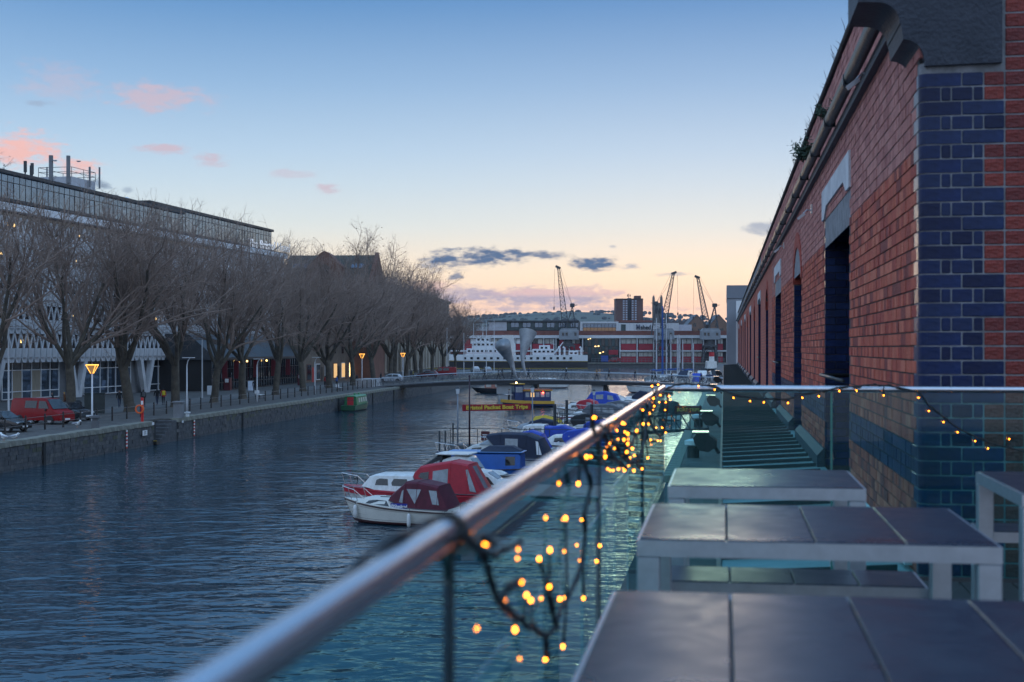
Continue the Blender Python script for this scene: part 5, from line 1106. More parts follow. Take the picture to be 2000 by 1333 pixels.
# low town roofs behind
for i, (px0,px1,py,Y,c_,l) in enumerate(((930,956,640,640,(.3,.3,.32),'pale low building behind the left end of the museum'),(1060,1130,622,900,(.10,.11,.13),'far grey roofs left of the tower block'),(1300,1345,625,900,(.09,.08,.085),'far dark roofs right of the church tower'))):
    e_ = far('far_building', (px0+px1)/2, Y, l, 'building'); rect('wall', px0, py+4, px1, 705, Y, 12, mat('far wall %d' % i, c_, .8), e_)
    n = 4; 
    for k in range(n):
        a = X_(px0+(px1-px0)*k/n,Y)-parent_loc[e_.name][0]; b_ = X_(px0+(px1-px0)*(k+1)/n,Y)-parent_loc[e_.name][0]; z = Z_(py+4,Y); MB().prism([(a,z),((a+b_)/2,z+1.6),(b_,z)], lambda p,q,d: (p,d,q), 0, 12).build('roof', mat('far wall %d' % i, c_), e_)
# ---- white passenger ship
HB = mat('ship black hull', (.015,.016,.02), .35); YEL = mat('yellow stripe', (.42,.30,.05), .5); SHW = mat('ship white', (.70,.71,.73), .45, 0, .06, .3)
sp_ = empty('passenger_ship', (X_(985,516),516,WAT), 0, 'white and black passenger ship with yellow stripe moored before the museum', 'ship')
def ship_ring(x, z0, z1, k=1):
    h = 4.6*max(.04, 1-max(0,(abs(x+2)-16)/16)**2.0) if x < 0 else 4.6*max(.25, 1-max(0,(x-22)/11)**2*.75)
    return h
xs_ = [-32,-30,-27,-22,-14,-4,8,18,24,28,31]
for nm, z0, z1, m_ in (('hull',-.6,2.35,HB),('yellow_band',2.42,2.62,YEL),('white_topside',2.73,4.9,SHW),('boot_top',-.3,.15,YEL)):
    q = .03 if nm in ('yellow_band','boot_top') else 0
    MB().loft([[(x,-ship_ring(x,0,0)-q,z1+(.02*max(0,-x-8))*(nm!='boot_top')),(x,-ship_ring(x,0,0)*.97-q,z0+(.02*max(0,-x-8))*(nm!='boot_top')),(x,ship_ring(x,0,0)*.97+q,z0+(.02*max(0,-x-8))*(nm!='boot_top')),(x,ship_ring(x,0,0)+q,z1+(.02*max(0,-x-8))*(nm!='boot_top'))] for x in xs_]).build(nm, m_, sp_, smooth=30)
for k in range(17): MB().box(-15+k*2.45,-14.1+k*2.45,-4.68,-4.55,3.4,4.2).build('porthole', DGLASS, sp_)
for x0,x1,z0,z1,h in ((-14,2,4.91,7.4,3.6),(-12,-4,7.41,9.8,3.2),(-10.5,-5.5,9.81,11.6,2.6),(10.5,18.5,4.91,7.2,3.2),(13,17,7.21,8.6,2.2),(24,27.5,4.91,6.6,2)): 
    d_ = MB().bbox(x0,x1,-h,h,z0,z1,.1).build('deckhouse', SHW, sp_)
    for k in range(int((x1-x0)/1.6)): MB().box(x0+.5+k*1.6,x0+1.4+k*1.6,-h-.03,-h+.02,z1-1.3,z1-.6).build('window', DGLASS, d_)
MB().loft([[(x-.12*z,y,z) for x,y in ((1.2,-1),(4.4,-1),(4.9,0),(4.4,1),(1.2,1),(.7,0))] for z in (4.9,12.4)]).build('funnel', mat('buff funnel', (.62,.60,.58), .5), sp_)
for x, h in ((-8,17.5),(-3.6,12),(18.5,11)): MB().tube([(x,0,4.9),(x,0,h)], [.18,.07], 6).bar((x-1,0,h*.82),(x+1,0,h*.82),.1).build('mast', SHW, sp_)
MB().tube([(18.4,0,5.2),(22,0,9.8)], [.3,.15], 6).build('derrick', SHW, sp_)
for x in (20.6,22.4,30-9.4+8): MB().tube([(x,-2,4.9),(x,-2,7.6),(x-.5,-2.3,7.9)], .35, 8).build('ventilator', SHW, sp_)
rlp = MB()
for z in (5.4,5.9):
    for s_ in (-1,1): rlp.tube([(x,s_*ship_ring(x,0,0),z+.02*max(0,-x-8)) for x in xs_[1:]], .05, 4)
rlp.build('deck_rail', mat('red teak rail', (.35,.08,.06), .6), sp_)
# ================================================================== BOATS
BOOT = mat('maroon antifouling', (.05,.012,.015), .5); RUBB = mat('rubbing strake', (.05,.02,.018), .5); CLEAR = mat('clear canopy pane', (.22,.25,.28), .08, 0, .3, 2, spec=.8); CHROME = mat('stainless rail', (.7,.7,.72), .2, 1)
def hull(e_, L, B, fb, fs, m_, deck_m=None, draft=.3, blunt=2.2, boot=BOOT, strake=RUBB, planks=0, name='hull'):
    N = 14; rings = []; sheer = []
    def sect(t):
        h = B/2*(.90+.10*min(1,t/.4)) if t < .45 else B/2*max(.012, 1-((t-.45)/.55)**blunt)
        zs = fs+(fb-fs)*t**2; x = -L/2+L*t; rk = .11*L*max(0,(t-.6)/.4)**2
        return h, zs, x, rk
    for k in range(N+1):
        t_ = k/N; h, zs, x, rk = sect(t_)
        zk = -draft if t_ < .8 else -draft+(draft+.15)*((t_-.8)/.2)**2
        rings.append([(x,-h,zs),(x-rk*.35,-h*.96,zs*.55),(x-rk*.75,-h*.86,.06),(x-rk,0,zk),(x-rk*.75,h*.86,.06),(x-rk*.35,h*.96,zs*.55),(x,h,zs)]); sheer.append((x,h,zs))
    MB().loft(rings).build(name, m_, e_, smooth=40)
    if boot: MB().loft([[(p[0]+.012*(p[0]>0),p[1]*1.012,p[2]) for p in [tuple(a+(b_-a)*f_ for a,b_ in zip(r[2],r[1])) for f_ in (.22,)]+[r[2],r[3],r[4]]+[tuple(a+(b_-a)*.22 for a,b_ in zip(r[4],r[5]))]] for r in rings]).build('boot_top', boot, e_, smooth=40)
    if strake:
        s_ = MB()
        for q in (-1,1): s_.tube([(x,q*(h+.015),z-.05) for x,h,z in sheer], .035, 5)
        s_.build('rubbing_strake', strake, e_, smooth=True)
    if planks:
        for q in range(planks):
            f_ = (q+1)/(planks+1); pl = MB()
            for s_ in (-1,1): pl.tube([(r[0][0]+(r[2][0]-r[0][0])*f_, s_*(abs(r[0][1])*(1-f_*.14)*(1.0+.006)+.003), r[0][2]+(r[2][2]-r[0][2])*f_) for r in rings], .010, 4)
            pl.build('plank_edge', mat('grey plank line', (.25,.25,.25), .6), e_)  # thin grey tubes along the plank edges
    if deck_m: MB().loft([[(x,-h*.93,z+.012),(x,h*.93,z+.012),(x,h*.93,z-.05),(x,-h*.93,z-.05)] for x,h,z in sheer]).build('deck', deck_m, e_)
    return sheer
def ring4(x, hb, zb, ht, zt): return [(x,-hb,zb),(x,-ht,zt-.07),(x,-ht*.82,zt),(x,ht*.82,zt),(x,ht,zt-.07),(x,hb,zb)]
def shell(e_, secs, name, m_, smooth=35, label=None):
    o_ = MB().loft([ring4(*s_) for s_ in secs]).build(name, m_, e_, smooth=smooth, label=label)
    if smooth == 25:                                  # piped seams where the hoops push up the canvas
        for s_ in secs[1:-1]: MB().tube(ring4(*s_), .017, 5, caps=False).build('seam', m_, o_)
        for q in (0, 5): MB().tube([ring4(*s_)[q] for s_ in secs], .02, 5).build('hem', GRYC, o_)
    return o_
def sp_at(secs, x, t_):
    for a, b_ in zip(secs, secs[1:]):
        lo, hi = (a, b_) if a[0] < b_[0] else (b_, a)
        if lo[0]-1e-6 <= x <= hi[0]+1e-6:
            f_ = (x-lo[0])/max(1e-6,hi[0]-lo[0]); s_ = [p+(q-p)*f_ for p,q in zip(lo,hi)]; return (x, s_[1]+(s_[3]-s_[1])*t_, s_[2]+(s_[4]-.07-s_[2])*t_)
def side_win(e_, secs, poly, m_=None, parent=None, name='window'):
    pts = [sp_at(secs,x,t_) for x,t_ in poly]
    for s_ in (-1,1): MB().loft([[(x,s_*(y+.014),z) for x,y,z in pts],[(x,s_*(y-.03),z) for x,y,z in pts]]).build(name, m_ or DGLASS, parent or e_)
def end_win(e_, secs, i0, i1, ins=.82, t0=.12, t1=.92, m_=None, parent=None, name='windscreen'):
    a, b_ = secs[i0], secs[i1]; sg_ = 1 if b_[0] >= a[0] else -1      # across the sloping end between two sections' tops
    P_ = lambda s_, f_: (a[0]+(b_[0]-a[0])*f_, s_*(a[3]+(b_[3]-a[3])*f_)*ins, a[4]+(b_[4]-a[4])*f_+.014)
    MB().loft([[P_(-1,t0),P_(1,t0),P_(1,t1),P_(-1,t1)],[tuple(q-.03*(k == 2) for k,q in enumerate(p)) for p in (P_(-1,t0),P_(1,t0),P_(1,t1),P_(-1,t1))]]).build(name, m_ or DGLASS, parent or e_)
def pulpit(e_, sheer, x0, h=.55, n=4):
    pts = [s_ for s_ in sheer if s_[0] > x0]; r = MB()
    top = [(x+.12,-hh*.95,z+h) for x,hh,z in pts] + [(x+.12,hh*.95,z+h) for x,hh,z in pts[::-1]]; r.tube(top, .018, 5)
    for x,hh,z in pts[::1]:
        for s_ in (-1,1): r.tube([(x-.05,s_*hh*.92,z),(x+.12,s_*hh*.95,z+h)], .015, 4)
    for s_ in (-1,1): x,hh,z = pts[0]; r.tube([(x+.12,s_*hh*.95,z+h),(x-.5,s_*hh*.95,z+.02)], .015, 4)
    r.build('bow_rail', CHROME, e_)
def fenders(e_, sheer, xs_, m_=None):
    for x0 in xs_:
        x,hh,z = min(sheer, key=lambda s_: abs(s_[0]-x0))
        for s_ in (-1,1):
            f_ = MB().lathe([(.02,-.32),(.075,-.27),(.09,-.1),(.09,.12),(.07,.22),(.02,.27)], 10, (x,s_*(hh+.10),z-.40)).build('fender', m_ or WHITE, e_, smooth=True)
            MB().tube([(x,s_*(hh+.10),z-.13),(x,s_*hh,z+.05)], .01, 4).build('fender_rope', DGREY, f_)
GBT = 'boats moored at the pontoon'
def boat(px, Y, deg, lab, name='cabin_cruiser', cat='boat', grp=GBT): return empty(name, (X_(px,Y),Y,WAT), rad(deg), lab, cat, grp)
OFFW = mat('cream gelcoat', (.66,.64,.58), .35, 0, .07, 2); MARO = mat('maroon canvas', (.10,.012,.028), .75, 0, .25, 3, .4, 12); REDC = mat('red canvas', (.42,.012,.03), .6, 0, .18, 3, .4, 12); BLUC = mat('blue tarpaulin', (.012,.055,.42), .6, 0, .2, 4, .6, 9); NAVC = mat('navy canvas', (.014,.022,.05), .75, 0, .25, 3, .4, 12); BLKC = mat('black canvas', (.018,.02,.025), .7, 0, .25, 3, .4, 12); GRYC = mat('grey canvas', (.12,.13,.15), .75, 0, .2, 3, .4, 10); YELC = mat('yellow tarpaulin', (.55,.38,.02), .6, 0, .15, 4, .5, 9)
TEAL = mat('dirty deck', (.30,.30,.29), .7, 0, .2, 2)
# 1 -- cream cruiser with maroon canopy and blue name board
e1 = boat(786,60.0,161,'cream cabin cruiser with maroon canopy and blue name board, nearest on the water')
sh1 = hull(e1,5.5,2.1,1.02,.66,OFFW,OFFW,planks=4)
c1 = [(-2.45,.92,.60,.86,.74),(-.2,.95,.62,.80,1.05),(.1,.93,.66,.70,1.14),(1.5,.72,.80,.52,1.12),(1.95,.58,.88,.42,.98)]
cb1 = shell(e1,c1,'cabin',OFFW)
side_win(e1,c1,[(.25,.30),(1.45,.35),(1.32,.80),(.95,.95),(.45,.88)],parent=cb1); side_win(e1,c1,[(1.58,.35),(1.86,.35),(1.80,.8),(1.62,.85)],parent=cb1)
k1 = [(-2.42,.88,.70,.80,.78),(-1.95,.90,.72,.72,1.72),(-1.0,.92,.74,.72,1.88),(-.45,.92,.78,.70,1.86),(.32,.78,1.05,.62,1.22)]
cn1 = shell(e1,k1,'canopy',MARO,25)
side_win(e1,k1,[(-.38,.18),(.22,.35),(.05,.65),(-.38,.78)],CLEAR,cn1); side_win(e1,k1,[(-.95,.2),(-.52,.78),(-1.2,.80)],CLEAR,cn1); side_win(e1,k1,[(-2.05,.30),(-1.75,.25),(-1.55,.82),(-1.9,.86)],CLEAR,cn1); end_win(e1,k1,4,3,.8,.1,.8,CLEAR,cn1)
nb1 = MB()
for s_ in (-1,1):
    y = s_*(sp_at(c1,-.25,.45)[1]+.03); MB().box(-.62,.16,min(y,y-s_*.02),max(y,y-s_*.02),.70,.95).build('name_board', mat('blue name board', (.01,.03,.30), .4), e1)
o = text('name_lettering','@Shetland',.19,WPAINT,e1,(-.23,sp_at(c1,-.25,.45)[1]+.036,.825),(PI/2,0,PI),.003,.005,.92); o['kind'] = 'stuff'
pulpit(e1,sh1,1.7,.5); fenders(e1,sh1,(1.9,-.6,-2.4))
MB().bbox(-2.95,-2.72,-.2,.2,.1,1.0,.05).build('outboard_motor', BLKC, e1)
MB().bar((-.1,-.3,1.15),(.9,-.3,1.15),.03).bar((-.1,.3,1.15),(.9,.3,1.15),.03).build('grab_rail', RUBB, e1)
# 2 -- white cruiser, red hull band and red canopy
e2 = boat(812,66.0,165,'white-cabined cruiser with red canopy and red bow behind the cream one')
sh2 = hull(e2,7.3,2.5,1.0,.72,WHITE,None,boot=BOOT,strake=mat('red strake', (.40,.012,.025), .4)); 
MB().loft([[(x,-h*1.012,z-.33),(x,-h*1.014,z+.01),(x,-h*.9,z+.015),(x,h*.9,z+.015),(x,h*1.014,z+.01),(x,h*1.012,z-.33)] for x,h,z in sh2]).build('red_band', mat('red gelcoat', (.40,.012,.03), .35), e2, smooth=40)
c2 = [(-.4,1.05,.80,.92,1.62),(1.75,.98,.88,.82,1.60),(2.1,.82,.95,.70,1.48),(2.5,.70,1.0,.60,1.05)]
cb2 = shell(e2,c2,'cabin',WHITE); side_win(e2,c2,[(.05,.35),(.85,.35),(.90,.55),(.78,.82),(.12,.82)],parent=cb2); side_win(e2,c2,[(1.05,.35),(1.72,.35),(1.66,.72),(1.5,.82),(1.1,.80)],parent=cb2); end_win(e2,c2,3,2,.85,.15,.9,parent=cb2)
k2 = [(-3.6,1.0,.78,.92,.84),(-2.85,1.05,.78,.82,2.15),(-2.0,1.08,.80,.82,2.28),(-.5,1.05,.85,.82,2.02),(-.2,.98,1.55,.80,1.75)]
cn2 = shell(e2,k2,'canopy',REDC,25); side_win(e2,k2,[(-1.9,.35),(-1.15,.30),(-1.15,.80),(-1.9,.82)],CLEAR,cn2); side_win(e2,k2,[(-.95,.45),(-.35,.55),(-.35,.80),(-.95,.80)],DGLASS,cn2)
for k in range(3): end_win(e2,[(-3.6,.3,0,.3,.84),(-2.85,.3,0,.3,2.15)],0,1,1,.12,.9,CLEAR,cn2,'canopy_pane') if k == 0 else None
side_win(e2,k2,[(-3.3,.2),(-3.0,.15),(-2.75,.85),(-2.85,.9)],CLEAR,cn2)
pulpit(e2,sh2,2.2,.55); MB().tube([(3.0,0,1.0),(2.9,.1,1.5)], .02, 5).tube([(2.8,-.2,1.25),(3.1,.2,1.3)], .03, 5).build('anchor', BLKC, e2)
# 3 -- hardtop boat pointing right with black canopy
e3 = boat(905,73,-14,'small cruiser pointing right with white hardtop and dark canopy')
sh3 = hull(e3,5.8,2.2,1.0,.7,WHITE,TEAL)
c3_ = [(-.9,.95,.75,.85,1.75),(-.2,.95,.75,.80,1.98),(.5,.92,.78,.74,1.90),(1.05,.85,.85,.66,1.18),(2.0,.62,.95,.45,1.15),(2.35,.4,1.0,.3,1.02)]
cb3 = shell(e3,c3_,'cabin',WHITE); end_win(e3,c3_,3,2,.85,.1,.85,CLEAR,cb3); side_win(e3,c3_,[(-.8,.45),(-.1,.45),(-.1,.85),(-.7,.85)],CLEAR,cb3); side_win(e3,c3_,[(0,.45),(.7,.42),(.42,.82),(0,.85)],CLEAR,cb3); side_win(e3,c3_,[(1.15,.35),(1.9,.4),(1.75,.85),(1.2,.85)],RUBB,cb3)
MB().bbox(-1.3,.55,-.85,.85,1.985,2.07,.03).build('hardtop', WHITE, e3)
k3 = [(-2.8,.9,.70,.8,.78),(-2.1,.95,.72,.8,1.35),(-1.2,.97,.74,.82,1.95),(-.92,.96,.74,.83,1.96)]; cn3 = shell(e3,k3,'canopy',BLKC,25); side_win(e3,k3,[(-1.6,.3),(-1.05,.3),(-1.05,.85),(-1.4,.82)],CLEAR,cn3)
e3b = boat(948,69.5,-12,'grey-canopied small cruiser with white sloping bow beside the red canopy'); sh3b = hull(e3b,4.6,1.9,.85,.6,WHITE,TEAL); c3b = [(-.3,.8,.6,.68,1.5),(.2,.8,.65,.65,1.42),(.8,.72,.7,.55,1.02),(1.6,.5,.8,.35,.95)]; cb3b = shell(e3b,c3b,'cabin',WHITE); end_win(e3b,c3b,2,1,.85,.1,.9,CLEAR,cb3b); side_win(e3b,c3b,[(-.1,.3),(.6,.3),(.3,.8),(-.1,.85)],RUBB,cb3b)
k3b = [(-2.2,.8,.6,.7,.7),(-1.6,.82,.62,.7,1.4),(-.5,.82,.64,.7,1.62),(-.31,.81,.64,.7,1.55)]; cn3b = shell(e3b,k3b,'canopy',mat('grey green canvas', (.045,.06,.06), .75),25); side_win(e3b,k3b,[(-1.5,.3),(-.9,.3),(-.9,.85),(-1.4,.85)],CLEAR,cn3b)
# 4 -- blue cabin boat
BLUP = mat('blue boat paint', (.012,.11,.42), .4, 0, .12, 1.5)
e4 = boat(962,79,-10,'boxy bright blue cabin boat with navy cover beside the white cruiser','narrow_cruiser'); sh4 = hull(e4,6.4,2.1,.9,.7,BLUP,None,blunt=3)
c4 = [(-2.4,.92,.7,.82,1.62),(1.6,.92,.78,.82,1.66),(1.75,.9,.8,.78,1.60)]; cb4 = shell(e4,c4,'cabin',BLUP); side_win(e4,c4,[(.9,.25),(1.45,.25),(1.45,.85),(.9,.85)],DGLASS,cb4); side_win(e4,c4,[(-1.6,.4),(-.7,.4),(-.7,.8),(-1.6,.8)],DGLASS,cb4)
MB().bbox(-2.5,1.85,-.86,.86,1.665,1.72,.02).build('roof_edge', mat('pale blue roof', (.10,.24,.50), .4), e4); shell(e4,[(-.6,.8,1.71,.5,1.78),(-.2,.82,1.72,.5,2.0),(1.2,.82,1.72,.5,2.02),(1.7,.8,1.71,.5,1.78)],'cover',NAVC)
# 5 -- large white cruiser, black canopy
e5 = boat(966,85.5,167,'large weathered white cruiser with black canopy and blue bow deck'); sh5 = hull(e5,7.4,2.7,1.15,.85,mat('weathered white', (.52,.52,.50), .5, 0, .2, 1.5),mat('blue deck', (.02,.04,.12), .6),strake=mat('blue strake', (.02,.035,.10), .5))
c5 = [(-.9,1.15,.95,.98,1.66),(.4,1.12,1.0,.95,1.70),(1.2,1.0,1.05,.85,1.62),(2.0,.8,1.1,.6,1.22)]; cb5 = shell(e5,c5,'cabin',mat('weathered white', (0,0,0))); side_win(e5,c5,[(.6,.3),(1.45,.3),(1.2,.8),(.6,.85)],DGLASS,cb5); side_win(e5,c5,[(-.75,.3),(.2,.3),(.1,.75),(-.6,.8)],DGLASS,cb5)
shell(e5,[(-.6,1.0,1.6,.85,2.15),(.0,.98,1.65,.82,2.12),(.75,.9,1.68,.7,1.72)],'windscreen_frame',CLEAR)
k5 = [(-3.6,1.1,.88,1.0,.95),(-3.0,1.15,.9,.95,2.05),(-2.2,1.18,.92,.95,2.35),(-.6,1.15,1.2,.92,2.38),(.3,1.0,2.15,.88,2.28)]; cn5 = shell(e5,k5,'canopy',NAVC,25); side_win(e5,k5,[(-1.7,.4),(-.9,.4),(-.9,.8),(-1.7,.82)],CLEAR,cn5); side_win(e5,k5,[(-3.2,.3),(-2.9,.2),(-2.8,.9),(-2.95,.92)],WPAINT,cn5)
pulpit(e5,sh5,1.9,.55)
# 6 -- white cabin boat with blue tarpaulin
e6 = boat(1062,104,168,'white cabin boat with bright blue tarpaulin over its stern'); sh6 = hull(e6,6.2,2.3,.95,.7,WHITE,WHITE,boot=BLUP)
c6 = [(-.2,1.0,.75,.92,1.85),(1.1,.98,.8,.88,1.85),(1.4,.9,.85,.8,1.75),(1.75,.8,.9,.7,1.15),(2.5,.5,.95,.4,1.1)]; cb6 = shell(e6,c6,'cabin',WHITE); side_win(e6,c6,[(.0,.45),(.55,.45),(.55,.85),(.0,.85)],CLEAR,cb6); side_win(e6,c6,[(.85,.40),(1.5,.40),(1.3,.85),(.85,.85)],DGLASS,cb6)
shell(e6,[(-3.0,1.0,.35,.85,.9),(-2.4,1.1,.3,.85,1.5),(-1.5,1.15,.3,.82,1.82),(-.6,1.15,.3,.9,1.7),(-.25,1.1,.35,.95,1.75)],'tarpaulin',BLUC,20); pulpit(e6,sh6,2.0,.55)
# 7-12
e7 = boat(1052,116,166,'white boat under a yellow tarpaulin tent'); sh7 = hull(e7,5.2,2.1,.95,.7,WHITE,TEAL); MB().loft([[(x,-w_,z0),(x,-.06,zr),(x,.06,zr),(x,w_,z0)] for x,w_,z0,zr in ((-2.4,1.0,.6,.9),(-1.9,1.12,.6,1.65),(-.6,1.15,.62,1.98),(.3,1.1,.68,1.85),(.62,.9,.8,1.45))]).build('tarpaulin', YELC, e7); shell(e7,[(.62,.8,.8,.6,1.4),(1.3,.7,.85,.45,1.25),(1.8,.5,.9,.3,1.0)],'cabin',CLEAR); pulpit(e7,sh7,1.4)
e8 = boat(1098,126,168,'small white boat with a maroon cover beyond the yellow tarpaulin'); sh8 = hull(e8,5,2,.9,.7,WHITE,WHITE); shell(e8,[(-2.2,.9,.72,.5,.85),(-1,.95,.75,.4,1.35),(.6,.9,.8,.35,1.25),(1.6,.6,.85,.2,.95)],'cover',MARO)
e9 = boat(1152,132,167,'white cruiser with grey canopy behind the dark landing railings'); sh9 = hull(e9,7.4,2.6,1.1,.85,WHITE,WHITE); c9 = [(-.8,1.1,.9,.95,1.6),(1.0,1.05,1.0,.85,1.55),(2.2,.7,1.05,.5,1.15)]; cb9 = shell(e9,c9,'cabin',WHITE); side_win(e9,c9,[(-.5,.3),(.8,.3),(.7,.75),(-.5,.8)],DGLASS,cb9)
k9 = [(-3.5,1.1,.9,1,.98),(-3,1.15,.92,.95,2.0),(-2,1.15,.95,.95,2.3),(0,1.05,1.4,.9,2.2),(.6,.95,1.55,.85,1.7)]; cn9 = shell(e9,k9,'canopy',GRYC,25); side_win(e9,k9,[(-2.6,.4),(-1.4,.4),(-1.4,.8),(-2.4,.82)],CLEAR,cn9); side_win(e9,k9,[(-1.2,.45),(-.2,.5),(-.3,.8),(-1.2,.8)],CLEAR,cn9)
e10 = boat(1166,168,168,'white cruiser with domed blue canopy near the right bridge pier'); sh10 = hull(e10,6.6,2.4,1.0,.8,WHITE,WHITE); k10 = [(-3.0,1.0,.85,.9,.95),(-2.4,1.1,.85,.85,2.0),(-1.0,1.12,.85,.85,2.35),(.6,1.05,.95,.85,2.2),(1.2,.95,1.05,.8,1.4)]; cn10 = shell(e10,k10,'canopy',BLUC,25); side_win(e10,k10,[(-.9,.4),(.0,.4),(.0,.8),(-.9,.8)],CLEAR,cn10); side_win(e10,k10,[(-2.2,.4),(-1.4,.4),(-1.4,.8),(-2,.82)],CLEAR,cn10); shell(e10,[(1.21,.9,.9,.7,1.3),(2.3,.5,1.0,.4,1.1)],'cabin',WHITE)
e11 = boat(1216,172,-15,'white speedboat with sloping windscreen right of the blue canopy'); hull(e11,6.5,2.3,1.1,.8,WHITE,WHITE); c11 = [(-2.8,.95,.8,.8,1.0),(-1.2,1.0,.85,.8,1.2),(-.4,.95,.9,.6,1.75),(.6,.85,1.0,.6,1.25),(2.2,.5,1.05,.3,1.15)]; cb11 = shell(e11,c11,'cabin',WHITE); end_win(e11,c11,3,2,.9,.1,.9,CLEAR,cb11); side_win(e11,c11,[(.3,.3),(1.4,.4),(1.2,.8),(.5,.8)],DGLASS,cb11)
e12 = boat(1238,182,170,'white boat with navy canvas hood beyond the speedboat'); hull(e12,6,2.2,1,.8,WHITE,WHITE); shell(e12,[(-2.6,.9,.8,.8,.9),(-2,1,.82,.8,1.8),(-.8,1,.85,.8,2.0),(.2,.9,.95,.75,1.3)],'hood',NAVC); shell(e12,[(.21,.85,.9,.7,1.25),(1.8,.5,1,.35,1.1)],'cabin',WHITE)
e13 = boat(1268,234,172,'long white cruiser just beyond the bridge, above the handrail corner'); hull(e13,8,2.8,1.3,1,WHITE,WHITE); c13 = [(-2.6,1.1,.95,.95,1.5),(-1,1.15,1,.95,2.2),(.5,1.1,1.1,.9,2.0),(2.2,.7,1.2,.5,1.35)]; cb13 = shell(e13,c13,'cabin',WHITE); side_win(e13,c13,[(-1.6,.4),(.6,.4),(.5,.8),(-1.2,.82)],DGLASS,cb13)
e14 = boat(1304,147,100,'dark-hooded small boat seen through the glass at the handrail corner'); hull(e14,5,2,.9,.7,WHITE,WHITE); shell(e14,[(-2.2,.9,.7,.8,.8),(-1.6,.95,.72,.75,1.9),(-.2,.95,.75,.75,2.0),(.5,.85,.85,.7,1.2)],'hood',BLKC); shell(e14,[(.51,.8,.8,.6,1.15),(1.6,.45,.9,.3,1.0)],'cabin',WHITE)
e15 = boat(1078,262,0,'white boat glimpsed under the middle of the footbridge'); hull(e15,7,2.5,1.2,.9,WHITE,WHITE); c15 = [(-2.5,1,.9,.9,1.9),(.5,1,1,.85,1.9),(1.5,.7,1.1,.5,1.3)]; cb15 = shell(e15,c15,'cabin',WHITE); side_win(e15,c15,[(-2,.4),(.2,.4),(.2,.8),(-2,.8)],DGLASS,cb15)
for px, Y, dg, l, cv, L_ in ((1108,97,167,'white cruiser with bright blue hood just beyond the black canopy',BLUC,6.4),(1010,94.5,168,'low white cruiser with blue hood beside the pontoon railing',BLUC,5.0),(1148,109,166,'white cruiser with blue hood at the landing stage',BLUC,6.0),(1122,119,167,'white cruiser with black hood beyond the blue tarpaulin',BLKC,6.2),(1186,148,168,'white cruiser with grey hood beyond the landing stage',GRYC,6.6),(1132,152,166,'small white boat with red hood left of the blue dome',REDC,5.2),(1085,110,-12,'small white cruiser pointing right beside the yellow tarpaulin',NAVC,5.4)):
    e_ = boat(px,Y,dg,l); s_h = hull(e_,L_,2.2,1.0,.75,WHITE,WHITE); c_ = [(-.3,.95,.8,.85,1.55),(.9,.9,.85,.75,1.5),(1.6,.65,.95,.5,1.1),(2.1,.45,1.0,.3,1.05)]; cb_ = shell(e_,c_,'cabin',WHITE); side_win(e_,c_,[(-.1,.35),(.8,.35),(.75,.8),(-.1,.85)],DGLASS,cb_); end_win(e_,c_,2,1,.85,.1,.9,CLEAR,cb_)
    k_ = [(-L_*.46,.9,.78,.8,.86),(-L_*.36,.95,.8,.8,1.75),(-L_*.2,.98,.8,.8,2.0),(-.1,.95,.85,.8,1.8),(.2,.9,1.3,.78,1.6)]; cv_ = shell(e_,k_,'hood',cv,25); side_win(e_,k_,[(-L_*.3,.4),(-L_*.18,.4),(-L_*.18,.8),(-L_*.28,.82)],CLEAR,cv_); pulpit(e_,s_h,L_*.28,.5); fenders(e_,s_h,(.3,-1.6))
# mooring ropes of the nearest boats
for e_, pts in ((e1,[(-2.6,.8,.7),(-3.2,.6,.45),(-3.9,.5,.45)]),(e1,[(-2.6,-.8,.7),(-3.3,-1.0,.4),(-3.9,-1.1,.45)]),(e2,[(-3.5,.9,.8),(-4.2,.8,.4),(-4.9,.7,.45)]),(e5,[(3.4,.2,1.15),(4.0,.8,.5),(4.2,1.4,.3)]),(e3,[(-2.7,.8,.7),(-3.2,1.0,.4),(-3.6,1.1,.4)])): MB().tube(smooth_path([Vector(p) for p in pts]), .016, 5).build('mooring_rope', mat('hemp rope', (.25,.22,.17), .9), e_)
# narrowboats
def narrow(e_, L, B, hm, cm_, rm, doorm):
    sh_ = hull(e_,L,B,.95,.7,hm,None,blunt=5,boot=BLACK,strake=None)
    c_ = [(-L*.36,B*.40,.62,B*.34,1.75),(L*.30,B*.40,.66,B*.34,1.78)]; cb_ = shell(e_,c_,'cabin',cm_); MB().loft([ring4(x,B*.36,1.72,B*.30,1.84) for x in (-L*.37,L*.31)]).build('roof', rm, e_)
    n = 4
    for k in range(n):
        x = -L*.22+k*L*.14; side_win(e_,c_,[(x,.35),(x+L*.08,.35),(x+L*.08,.85),(x,.85)],CREAM,cb_,'window')
    MB().bbox(-L*.36-.05,-L*.36+.01,-.38,.38,.65,1.65,.01).build('door', doorm, e_); MB().tube([(-L*.47,-.8,.7),(-L*.47,-.8,1.3),(-L*.47,.8,1.3),(-L*.47,.8,.7)], .03, 5).build('stern_rail', DGREY, e_)
    for x in (-L*.1,L*.15): MB().lathe([(.14,0),(.16,.25)], 8, (x,0,1.84)).build('roof_box', rm, e_)
GRN = mat('narrowboat green', (.015,.16,.06), .45, 0, .15, 1); GRL = mat('roof pale green', (.12,.30,.16), .5, 0, .2, 2)
en = empty('narrowboat', Q(1.65,87.5,WAT), PI/2-QA, 'green narrowboat with red door moored by the left quay wall', 'boat', 'narrowboats'); narrow(en,8.6,2.0,mat('dark green hull', (.01,.08,.035), .45),GRN,GRL,RED)
